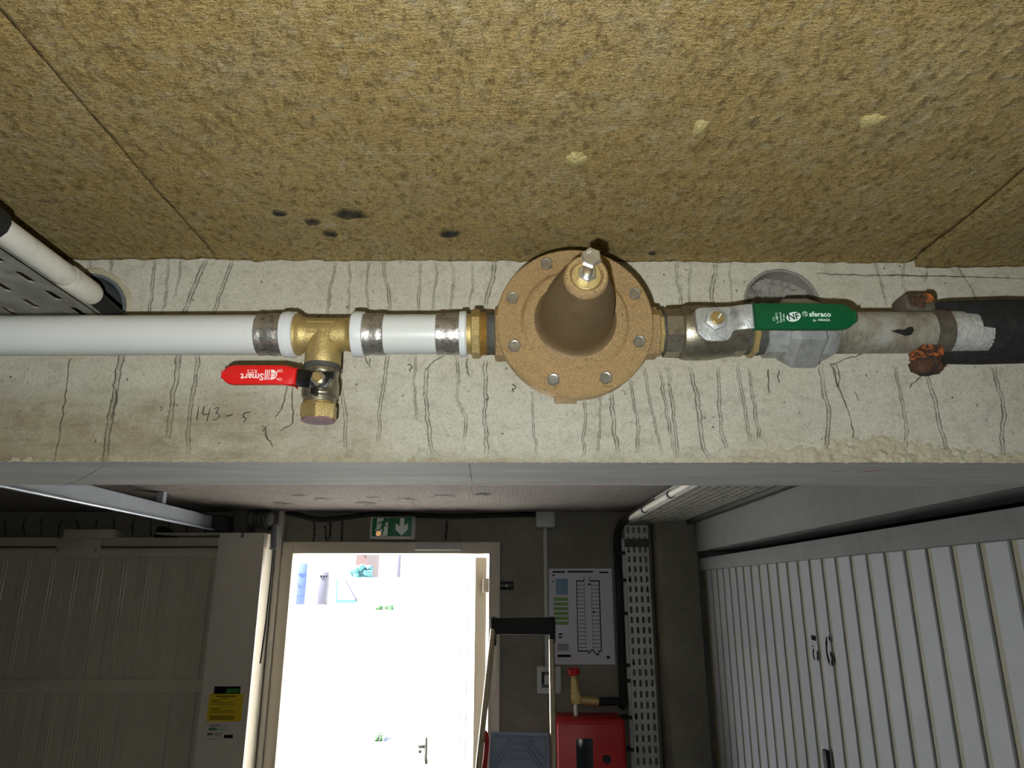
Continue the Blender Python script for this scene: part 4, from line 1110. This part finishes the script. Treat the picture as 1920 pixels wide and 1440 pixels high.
v0, v1, v2, v3 = PY(1074, 1252, vY), PY(1076, 1266, vY), PY(1083, 1318, vY), PY(1080, 1352, vY)
obj('handwheel', cyl(B(), v0, v1, .030, 20, .005), M_redbox, fv)
obj('valve_bonnet', tube(B(), [v1, PY(1078, 1280, vY), PY(1079, 1294, vY), v2], lambda t: .014 + .014 * t, 14), M_brass, fv)
obj('valve_body', lump(B(), PY(1080, 1308, vY), .030, 1, 1, 1.1, 3, .12, sd=3), M_brass, fv)
obj('valve_outlet', cyl(B(), PY(1082, 1312, vY), PY(1122, 1316, vY), .020, 16), M_brass, fv)
obj('riser', cyl(B(), PY(1080, 1312, vY), v3, .012, 14), M_zinc, fv)

# ------------------------------------------------------------------ stepladder folded against the wall
def lp(px, py): return PY(px, py, 3.34 - .22 * (py - 1158) / 282)
sl = thing('stepladder', (lp(970, 1440).x, 2.65, 0), 'folded aluminium stepladder with a black top bar leaning on the far wall', 'stepladder')
def ext(p, q):                    # carry a rail on to the floor
    d = q - p; return p + d * ((p.z - .012) / -d.z)
rails = [(lp(925, 1178), lp(897, 1440)), (lp(1034, 1200), lp(1038, 1440))]
for p, q in rails:
    e = ext(p, q)
    obj('rail', tube(B(), [p, q, e], .0125, 14), M_alu, sl)
    obj('rubber_foot', cyl(B(), e + Vector((0, 0, .03)), e - Vector((0, 0, .012)), .018, 14), M_blackmatt, sl)
p, q = lp(921, 1170), lp(1041, 1170)
tb = obj('top_bar', box(B(), (p.x, p.y - .020, lp(930, 1190).z), (q.x, p.y + .035, lp(930, 1158).z), .008), M_blackmatt, sl)
for x0, x1, y1 in ((919, 930, 1212), (1029, 1042, 1208)):
    p, q = lp(x0, 1158), lp(x1, y1)
    obj('corner_grip', box(B(), (p.x, p.y - .024, q.z), (q.x, p.y + .03, p.z + .003), .007), M_blackmatt, tb)
for px, py, w2, h2, in ((975, 1182, .020, .016), (1003, 1183, .022, .014)):
    c = lp(px, py); bm = B(); quad(bm, Vector((c.x, p.y - .026 + .005, c.z)), (1, 0, 0), (0, 0, 1), w2, h2); obj('sticker', bm, M_printred, tb)
pa, pb, pc, pd_ = lp(921, 1372), lp(1029, 1374), lp(1033, 1480), lp(914, 1480)
nrm = (pb - pa).cross(pd_ - pa).normalized()
if nrm.y > 0: nrm = -nrm
plat = obj('platform', prism(B(), [pa, pb, pc, pd_], -nrm, .02), M_step, sl, label='blue grey folded platform with raised chevrons')
def lpp(u, v): return (pa + (pb - pa) * u) * (1 - v) + (pd_ + (pc - pd_) * u) * v
bm = B()
def rib(q, r=.0065):
    tube(bm, [lpp(u, v) + nrm * .002 for u, v in q], r, 8)
rib([(.05, .95), (.05, .06), (.95, .06), (.95, .95)], .006)
for k in range(3):
    s = .13 * k
    rib([(.10, .45 + s), (.32, .13 + s * .9), (.36, .13 + s * .9)]); rib([(.90, .45 + s), (.68, .13 + s * .9), (.64, .13 + s * .9)])
    rib([(.38 - .02 * k, .20 + s), (.62 + .02 * k, .20 + s)])
obj('chevron_ribs', bm, M_step, plat)
for zf in (.30, .55, .80, 1.05):
    xs = []
    for p, q in rails:
        e = ext(p, q); t = (zf - e.z) / (p.z - e.z); xs.append(e + (p - e) * t)
    obj('step', box(B(), (xs[0].x, xs[0].y - .02, zf - .012), (xs[1].x, xs[0].y + .10, zf + .012), .004), M_alu, sl)
obj('safety_strap', tube(B(), spline([lp(908, 1372), lp(913, 1385), lp(912, 1410), lp(907, 1460)]), .011, 10), M_redbox, sl, label='red plastic strap at the rail')

# ================================================================== FAR END: big cream garage door
gY = YF - .10
gd = thing('door_2', (-2.2, gY, 0), 'wide cream garage door of upright slats beside the exit door', 'garage door', kind='structure')
gx1 = PY(408, 1100, gY).x + .03; gx0 = -3.29
ztop = PY(200, 1044, gY).z; zm1 = PY(200, 1272, gY).z; zm0 = PY(200, 1298, gY).z
obj('backing_sheet', box(B(), (gx0, gY + .010, .01), (gx1, gY + .03, ztop + .03)), M_cream, gd, smooth=False)
obj('top_rail', box(B(), (gx0, gY - .012, ztop), (gx1, gY + .012, ztop + .040), .003), M_cream, gd)
obj('cross_rail', box(B(), (gx0, gY - .016, zm0), (gx1, gY + .012, zm1), .003), M_cream, gd)
obj('end_stile', box(B(), (PY(386, 1270, gY).x, gY - .010, .01), (gx1, gY + .012, zm1 + .01), .003), M_cream, gd)
pit = .1165; first = None
def slat_mesh(z0, z1):
    bm = B(); wS = pit - .004
    # shallow pan profile with two rolled beads
    prof = [(0, .006), (.0025, .0005), (.030, 0)]
    for c in (.042, .056):
        prof += [(c - .004, 0), (c - .0028, -.0028), (c, -.004), (c + .0028, -.0028), (c + .004, 0)]
    prof += [(wS - .012, 0), (wS - .0025, .0005), (wS, .006)]
    A = [bm.verts.new((x, gY + y, z0)) for x, y in prof]; C = [bm.verts.new((x, gY + y, z1)) for x, y in prof]
    for i in range(len(prof) - 1): bm.faces.new((A[i], A[i + 1], C[i + 1], C[i]))
    return bm
xo = PY(219, 1044, gY).x
for (z0, z1) in ((zm1, ztop + .001), (.012, zm0)):
    base = None
    for k in range(-8, 9):
        x = xo + k * pit
        if x < gx0 or x + .06 > gx1: continue
        if base is None:
            base = obj('slat', slat_mesh(z0, z1), M_cream, gd, smooth=50); s_ = base
            basex = x; base.location.x = x
        else:
            s_ = copy_obj(base, gd); s_.location.x = x
# top gear of the garage door
a, b = PY(104, 1042, gY - .02), PY(190, 1009, gY - .02)
bp_ = obj('hinge_plate', box(B(), (a.x, gY - .024, a.z - .01), (b.x, gY - .010, b.z), .002), M_cream, gd)
for px in (108, 181):
    c = PY(px, 1032, gY - .028); obj('plate_bolt', hexnut(B(), c + Vector((0, .006, 0)), AY, .011, .010), M_zinc, bp_)
a, b = PY(117, 1009, gY - .02), PY(213, 992, gY - .02)
obj('bracket', box(B(), (a.x, gY - .02, a.z), (b.x, YF + .001, b.z), .003), M_cream, gd)
a, b = PY(-200, 1024, gY - .01), PY(408, 1012, gY - .01)
obj('head_bar', box(B(), (gx0, gY + .02, a.z + .002), (gx1, YF + .001, b.z + .012)), M_cream, gd, smooth=False)
c = PY(200, 1031, gY - .005)
obj('lock_rod', cyl(B(), (gx0, gY + .002, c.z), (gx1, gY + .002, c.z), .010, 12), M_track, gd)
bm = prism(B(), [PY(x, y, YF - .06) for x, y in ((288, 1010), (328, 1010), (318, 998), (305, 987), (296, 987), (290, 998))], (0, 1, 0), .061)
obj('head_bracket', bm, M_blackmatt, gd, smooth=False)
# post cover between the two doors
py0 = 3.45
po = thing('door_post', (-1.25, 3.56, 0), 'cream sheet steel post between the garage door and the exit door', 'post')
xa, xb = PY(412, 1000, py0).x, PY(496, 1000, py0).x; ztp = PY(450, 999, py0).z
nx0, nx1 = PY(452, 999, py0).x, PY(458, 999, py0).x
prof = [(xa, 0), (xb, 0), (xb, ztp), (nx1, ztp), (nx1, ztp - .022), (nx0, ztp - .022), (nx0, ztp), (PY(427, 1, py0).x, ztp), (PY(427, 1, py0).x, ztp - .004), (xa, ztp - .006)]
obj('post_cover', prism(B(), [(x, py0, z) for x, z in prof], (0, 1, 0), YF - .03 - py0), M_post, po, smooth=False)
obj('cover_lip', box(B(), (xb - .004, py0 - .004, 0), (xb + .004, py0 + .03, ztp - .002), .002), M_post, po)
# labels on the post
def lab(name, x0, y0, x1, y1, mat, label, cat, marks, mmat, skew=0):
    A, C = PY(x0, y1, py0 - .001), PY(x1, y0, py0 - .001)
    t = thing(name, ((A.x + C.x) / 2, py0, A.z), label, cat)
    obj('label_sheet', box(B(), (A.x, py0 - .0012, A.z), (C.x, py0 + .0005, C.z)), mat, t, smooth=False)
    for mats, ms in marks:
        bm = B()
        for u0, v0, u1, v1 in ms:
            prism(bm, [Vector((A.x + (C.x - A.x) * u, py0 - .0016, A.z + (C.z - A.z) * v)) for u, v in ((u0, v0), (u1, v0), (u1, v1), (u0, v1))], (0, -1, 0), .0003)
        obj('print', bm, mats, t, smooth=False)
lab('warning_label', 387, 1301, 457, 1353, M_yellow, 'yellow instruction label with black lines on the cream post', 'label',
    [(M_ink, [(.20, .90, .78, .93), (.34, .83, .56, .85), (.08, .74, .34, .765), (.10, .68, .74, .695), (.10, .62, .78, .635), (.08, .45, .34, .475), (.10, .39, .74, .405), (.10, .33, .78, .345), (.08, .16, .80, .19), (.08, .08, .80, .11)])], None)
lab('small_plate', 401, 1287, 451, 1301, M_ink, 'small black and green plate above the yellow label', 'label', [(M('plate_green', (44, 120, 52), .4), [(.48, .12, .97, .72)]), (M_signwhite, [(.54, .18, .58, .36)])], None)
lab('service_sticker', 386, 1356, 440, 1388, M_post, 'pale service sticker with a green stripe below the yellow label', 'label',
    [(M('sticker_green', (70, 120, 96), .5), [(.06, .58, .36, .74)]), (M('sticker_pale_green', (150, 182, 168), .5), [(.38, .58, .78, .72)]),
     (M_ink, [(.08, .88, .52, .91), (.08, .80, .78, .82), (.04, .28, .10, .42), (.13, .26, .16, .44), (.18, .30, .22, .44), (.26, .36, .31, .40), (.27, .24, .31, .28), (.35, .24, .37, .46), (.42, .24, .44, .46), (.47, .22, .53, .25), (.47, .42, .53, .45), (.52, .24, .54, .44), (.66, .12, .98, .32), (.08, .06, .44, .08)])], None)
# track of the tilting door
xt = -1.385
tk = thing('door_track', (xt, 2.2, CZ + .28), 'pale blue grey steel track running from the post under the ceiling', 'door track')
zb_, zt_ = CZ + .272, CZ + .338
obj('track_web', box(B(), (xt - .003, YBB, zb_), (xt, 3.46, zt_)), M_track, tk, smooth=False)
obj('track_lip', box(B(), (xt - .003, YBB, zb_ - .003), (xt + .014, 3.46, zb_ + .006), .002), M_track, tk)
obj('track_flange', box(B(), (xt - .04, YBB, zt_ - .003), (xt, 3.46, zt_)), M_track, tk, smooth=False)
for yy in (1.3, 2.9): obj('track_hanger', box(B(), (xt - .03, yy, zt_), (xt - .005, yy + .03, ZC + .01)), M_track, tk, smooth=False)
a, b = PY(425, 1000, 3.44), PY(462, 974, 3.44)
obj('end_bracket', box(B(), (xt - .03, 3.40, zb_ - .006), (xt + .065, 3.50, zt_), .006), M_blackmatt, tk)
# spring drum above the post
c = PY(492, 972, 3.55)
dm = thing('spring_drum', (c.x, 3.56, c.z - .05), 'dark spring drum and bracket on top of the cream post', 'drum')
bm = B()
for k in range(4): ring(bm, (c.x - .05 + k * .022, 3.56, c.z), (1, 0, 0), .030, .046, .014, 28)
obj('drum_coil', bm, M_dark, dm)
obj('drum_shaft', cyl(B(), (c.x - .12, 3.56, c.z), (c.x + .045, 3.56, c.z), .031, 20), M_tray, dm)
obj('drum_bracket', box(B(), (c.x - .13, 3.50, ztp - .002), (c.x - .06, YF - .03, c.z + .05), .003), M_dark, dm)
# white pipe stub, black rod and pull cord beside the post
c0, c1 = PY(521, 955, YF - .04), PY(521, 1060, YF - .04)
obj('white_upright', box(B(), (xb + .0055, YF - .05, 0), (xb + .030, YF + .001, c0.z), .004), M_post, label='slim white upright strip between post and door frame', cat='strip', loc=(c0.x, YF, 0))
r0, r1 = PY(516, 984, 3.50), PY(513, 1030, 3.50)
pc_ = thing('pull_cord', r1, 'black pull cord with a plastic sleeve hanging beside the cream post', 'cord')
obj('cord_sleeve', tube(B(), [r0, r0 * .5 + r1 * .5, r1 + Vector((0, 0, .012)), r1], lambda t: .018 if t < .8 else .022, 14), M_greypipe, pc_)
obj('cord', tube(B(), spline([r1, PY(506, 1100, 3.47), PY(497, 1180, 3.46), PY(488, 1244, 3.45)]), .0042, 8), M_blackmatt, pc_)
obj('sleeve_bracket', box(B(), (xb - .004, 3.49, r0.z - .03), (r0.x + .004, 3.515, r0.z - .01)), M_blackmatt, pc_)
# streaks on the far wall
for pth in ([(588, 972), (590, 1000), (586, 1016)], [(620, 972), (618, 1014)], [(643, 968), (640, 1018)], [(838, 975), (836, 1014)], [(610, 985), (612, 1015)]):
    runmark('wall_streak', [PY(x, y, YF - .0005) for x, y in pth], .018, M_drip_far, wall_far, False, jit=.002, lift=.001)
for px in range(10, 400, 34):
    runmark('wall_streak', [PY(px + random.uniform(-8, 8), 972, YF - .0005), PY(px, 985, YF - .0005), PY(px + random.uniform(-5, 5), 1006, YF - .0005)], .012, M_drip_far, wall_far, False, jit=.002, lift=.001)
for x0, y0, s in ((832, 975, 9), (965, 1090, 6), (950, 1100, 7), (980, 1010, 10)):
    pass
gl_ = PY(950, 1098, YF - .004)
obj('wall_tape', box(B(), (gl_.x - .035, YF - .004, gl_.z - .020), (gl_.x + .035, YF + .0005, gl_.z + .020), .001), M_glassdark, label='scrap of shiny tape on the wall beside the door frame', cat='tape', loc=(gl_.x, YF, gl_.z))

# ================================================================== LOCK-UP DOOR WITH THE NUMBER
ld3 = thing('door_3', (XR, 2.2, 0), 'grey white lock-up door of upright slats numbered 56', 'garage door', kind='structure')
XG = XR + .0262                    # groove plane
obj('groove_sheet', box(B(), (XG, YD0, .01), (XG + .012, YD1, PZt + .02)), M_groove, ld3, smooth=False)
obj('head_rail', box(B(), (XR + .008, YD0, PZt), (XG + .02, YD1, GZ), .002), M_lintel, ld3)
obj('side_frame', box(B(), (XR + .004, YD1 - .045, 0), (XR + .05, YD1 + .001, LZ), .003), M_dark, ld3)
obj('side_frame', box(B(), (XR + .004, YD0 - .001, 0), (XR + .05, YD0 + .045, LZ), .003), M_dark, ld3)
pitch3 = .0898; w3 = .0665
y_ref = PX(1572.5 - 9, 1044, XR + .022).y          # one slat edge read off the photograph
ys = [y_ref + k * pitch3 for k in range(-14, 22)]
ys = [y for y in ys if y > YD0 + .05 and y + w3 < YD1 - .05]
base = None
for y in ys:
    if base is None:
        bm = box(B(), (XR + .022, 0, .012), (XG + .002, w3, PZt + .001), .0025)
        base = obj('slat', bm, M_slat, ld3, smooth=False); base.location.y += y; b_y = base.location.y - y
    else:
        s_ = copy_obj(base, ld3); s_.location.y = b_y + y
XS = XR + .0216
c5, c6 = PX(1529, 1216, XS), PX(1555, 1221, XS)
bm = B()
def sten(bm, c, polys, w2, h2):
    for pl in polys:
        # seen from the corridor the reading direction runs towards the camera
        prism(bm, [Vector((XS, c.y - (u - .5) * w2, c.z + (v - .5) * h2)) for u, v in pl], (-1, 0, 0), .0004)
def arc(cx, cy, r0, r1, ry, a0, a1, n=10):
    o_ = [(cx + math.cos(math.radians(a0 + (a1 - a0) * k / n)) * r1, cy + math.sin(math.radians(a0 + (a1 - a0) * k / n)) * r1 * ry) for k in range(n + 1)]
    i_ = [(cx + math.cos(math.radians(a1 + (a0 - a1) * k / n)) * r0, cy + math.sin(math.radians(a1 + (a0 - a1) * k / n)) * r0 * ry) for k in range(n + 1)]
    return o_ + i_
sten(bm, c5, [[(.05, .80), (.75, .78), (.78, .96), (.05, .98)], arc(.42, .28, .20, .46, .62, 40, -60), arc(.40, .28, .24, .42, .62, 240, 120), [(.05, .56), (.20, .54), (.20, .60), (.05, .62)]], .046, .078)
sten(bm, c6, [arc(.5, .5, .26, .46, 1.05, 110, 250, 16), arc(.5, .28, .16, .40, .62, 70, -75), arc(.5, .74, .25, .42, .6, 75, 20)], .048, .088)
obj('painted_number', bm, M_ink, ld3, smooth=False)
lk = PX(1553, 1420, XS)
obj('lock', box(B(), (XS - .012, lk.y - .014, lk.z - .05), (XS + .001, lk.y + .014, lk.z + .02), .005), M_blackmatt, ld3)

# ================================================================== OUTSIDE, seen through the doorway
bm = B()
prof = [(YF + .2, 0), (5.0, .10), (14.0, CZ - .27), (60, CZ - .10), (60, -1), (YF + .2, -1)]
prism(bm, [(-30, y, z) for y, z in prof], (1, 0, 0), 60)
drive = struct('driveway', bm, M_drive, smooth=False)
def slope(y): return .10 + (y - 5) / 9 * (CZ - .37)
def onramp(px, py):
    d = ray(px, py)
    k = (CZ - .37) / 9
    t = (.10 + (0 - 5) * k - CZ) / (d.z - k * d.y)
    return CAM + d * t
A_, B_, C_, D__ = onramp(778, 1232), onramp(783, 1232), onramp(722, 1440), onramp(700, 1440)
bm = prism(B(), [A_ + Vector((0, 0, -.01)), B_ + Vector((0, 0, -.01)), C_ + Vector((0, 0, -.01)), D__ + Vector((0, 0, -.01))], (0, 0, 1), .016)
obj('drain_channel', bm, M('drain_grey', (46, 48, 66), .8), label='narrow grey drain strip running up the driveway', cat='drain', loc=A_, smooth=False)
g0 = onramp(711, 1388); bm = B()
for k in range(26):
    an = random.random() * 2 * PI; h = random.uniform(.05, .13); q = g0 + Vector((random.uniform(-.04, .04), random.uniform(-.04, .04), -.005))
    t_ = q + Vector((math.cos(an) * h * .5, math.sin(an) * h * .5, h)); s_ = Vector((-math.sin(an), math.cos(an), 0)) * .010
    bm.faces.new([bm.verts.new(q - s_), bm.verts.new(q + s_), bm.verts.new(t_)])
obj('weed', bm, M_leaf, label='small green weed growing at the drain strip', cat='weed', loc=g0, smooth=False)
oY = 14.2
def outbox(name, x0, y0, x1, y1, Y, th, mat, label, cat):
    A, C = PY(x0, y1, Y), PY(x1, y0, Y); zg = min(A.z, CZ - .28)
    t = thing(name, ((A.x + C.x) / 2, Y, zg), label, cat)
    obj('panel', box(B(), (A.x, Y, zg), (C.x, Y + th, C.z), .01), mat, t)
    return t, A, C
t, A, C = outbox('gate_leaf', 553, 1056, 576, 1131, oY, .06, M_leafblue, 'blue gate leaf beyond the driveway', 'gate')
for k in range(3): obj('gate_rib', box(B(), (A.x + .02, oY - .012, A.z + .1 + k * .22), (C.x - .02, oY, A.z + .12 + k * .22)), M_leafblue, t, smooth=False)
t, A, C = outbox('letter_box_stand', 594, 1072, 613, 1132, oY, .25, M_greyout, 'grey stand with small slots beside the blue gate', 'stand')
for k in range(3): obj('slot', box(B(), (A.x + .03 + k * .055, oY - .012, C.z - .10), (A.x + .06 + k * .055, oY, C.z - .07)), M_ink, t, smooth=False)
g = thing('glazed_screen', PY(650, 1131, oY), 'pale triangular glazed screen with a teal base beyond the driveway', 'screen')
for q, mt, nm in (([(629, 1131), (668, 1131), (668, 1124), (631, 1124)], M_teal, 'screen_base'), ([(629, 1131), (632, 1131), (633, 1084), (631, 1084)], M_teal, 'screen_post'), ([(668, 1128), (672, 1128), (648, 1088), (645, 1086)], M_greyout, 'screen_brace')):
    obj(nm, prism(B(), [PY(x, y, oY) for x, y in q], (0, 1, 0), .05), mt, g, smooth=False)
struct('boundary_wall', box(B(), (PY(612, 1131, 15).x, 15, CZ - .29), (PY(1000, 1131, 15).x, 15.2, PY(690, 1083, 15).z)), M_drive, smooth=False)
hs = thing('house', PY(676, 1110, 30), 'pinkish house wall above a hedge far beyond the driveway', 'house')
A, C = PY(664, 1110, 30), PY(689, 1020, 30)
obj('house_wall', box(B(), (A.x, 30, CZ - .3), (C.x, 33, C.z)), M_house, hs, smooth=False)
obj('roof', prism(B(), [(A.x - .1, 29.9, C.z), (C.x + .1, 29.9, C.z), ((A.x + C.x) / 2, 29.9, C.z + .6)], (0, 1, 0), 3.2), M_greyout, hs, smooth=False)
A, C = PY(659, 1082, 24), PY(693, 1063, 24)
bm = B()
for k in range(46):
    lump(bm, (random.uniform(A.x, C.x), 24 + random.uniform(0, .4), random.uniform(A.z - .1, C.z)), .11, 1, 1, 1, 2, .5, sd=k)
bm2 = bm
hg = thing('hedge', ((A.x + C.x) / 2, 24.2, CZ - .28), 'blue green clipped hedge in front of the far house', 'hedge')
obj('foliage', bm, M_hedge, hg); obj('hedge_stem', box(B(), (A.x + .05, 24.1, CZ - .28), (C.x - .05, 24.3, A.z + .05)), M_hedge, hg)
A, C = PY(744, 1062, 26), PY(752, 1030, 26)
obj('lamp_post', box(B(), (A.x, 26, CZ - .28), (C.x, 26.15, C.z + .4), .02), M_greyout, label='slim grey post standing far beyond the driveway', cat='post', loc=(A.x, 26, CZ - .28))
for px, nm in ((716, 'small yellow green weed on the far driveway edge'), (733, 'small dark weed on the far driveway edge')):
    q = PY(px, 1136, 13.6); q.z = slope(13.6); bm = B()
    for k in range(5): lump(bm, q + Vector((random.uniform(-.07, .07), random.uniform(-.05, .05), .03)), .05, 1.2, 1, .9, 2, .6, sd=k + px)
    obj('weed', bm, M_leaf, label=nm, cat='weed', loc=q)
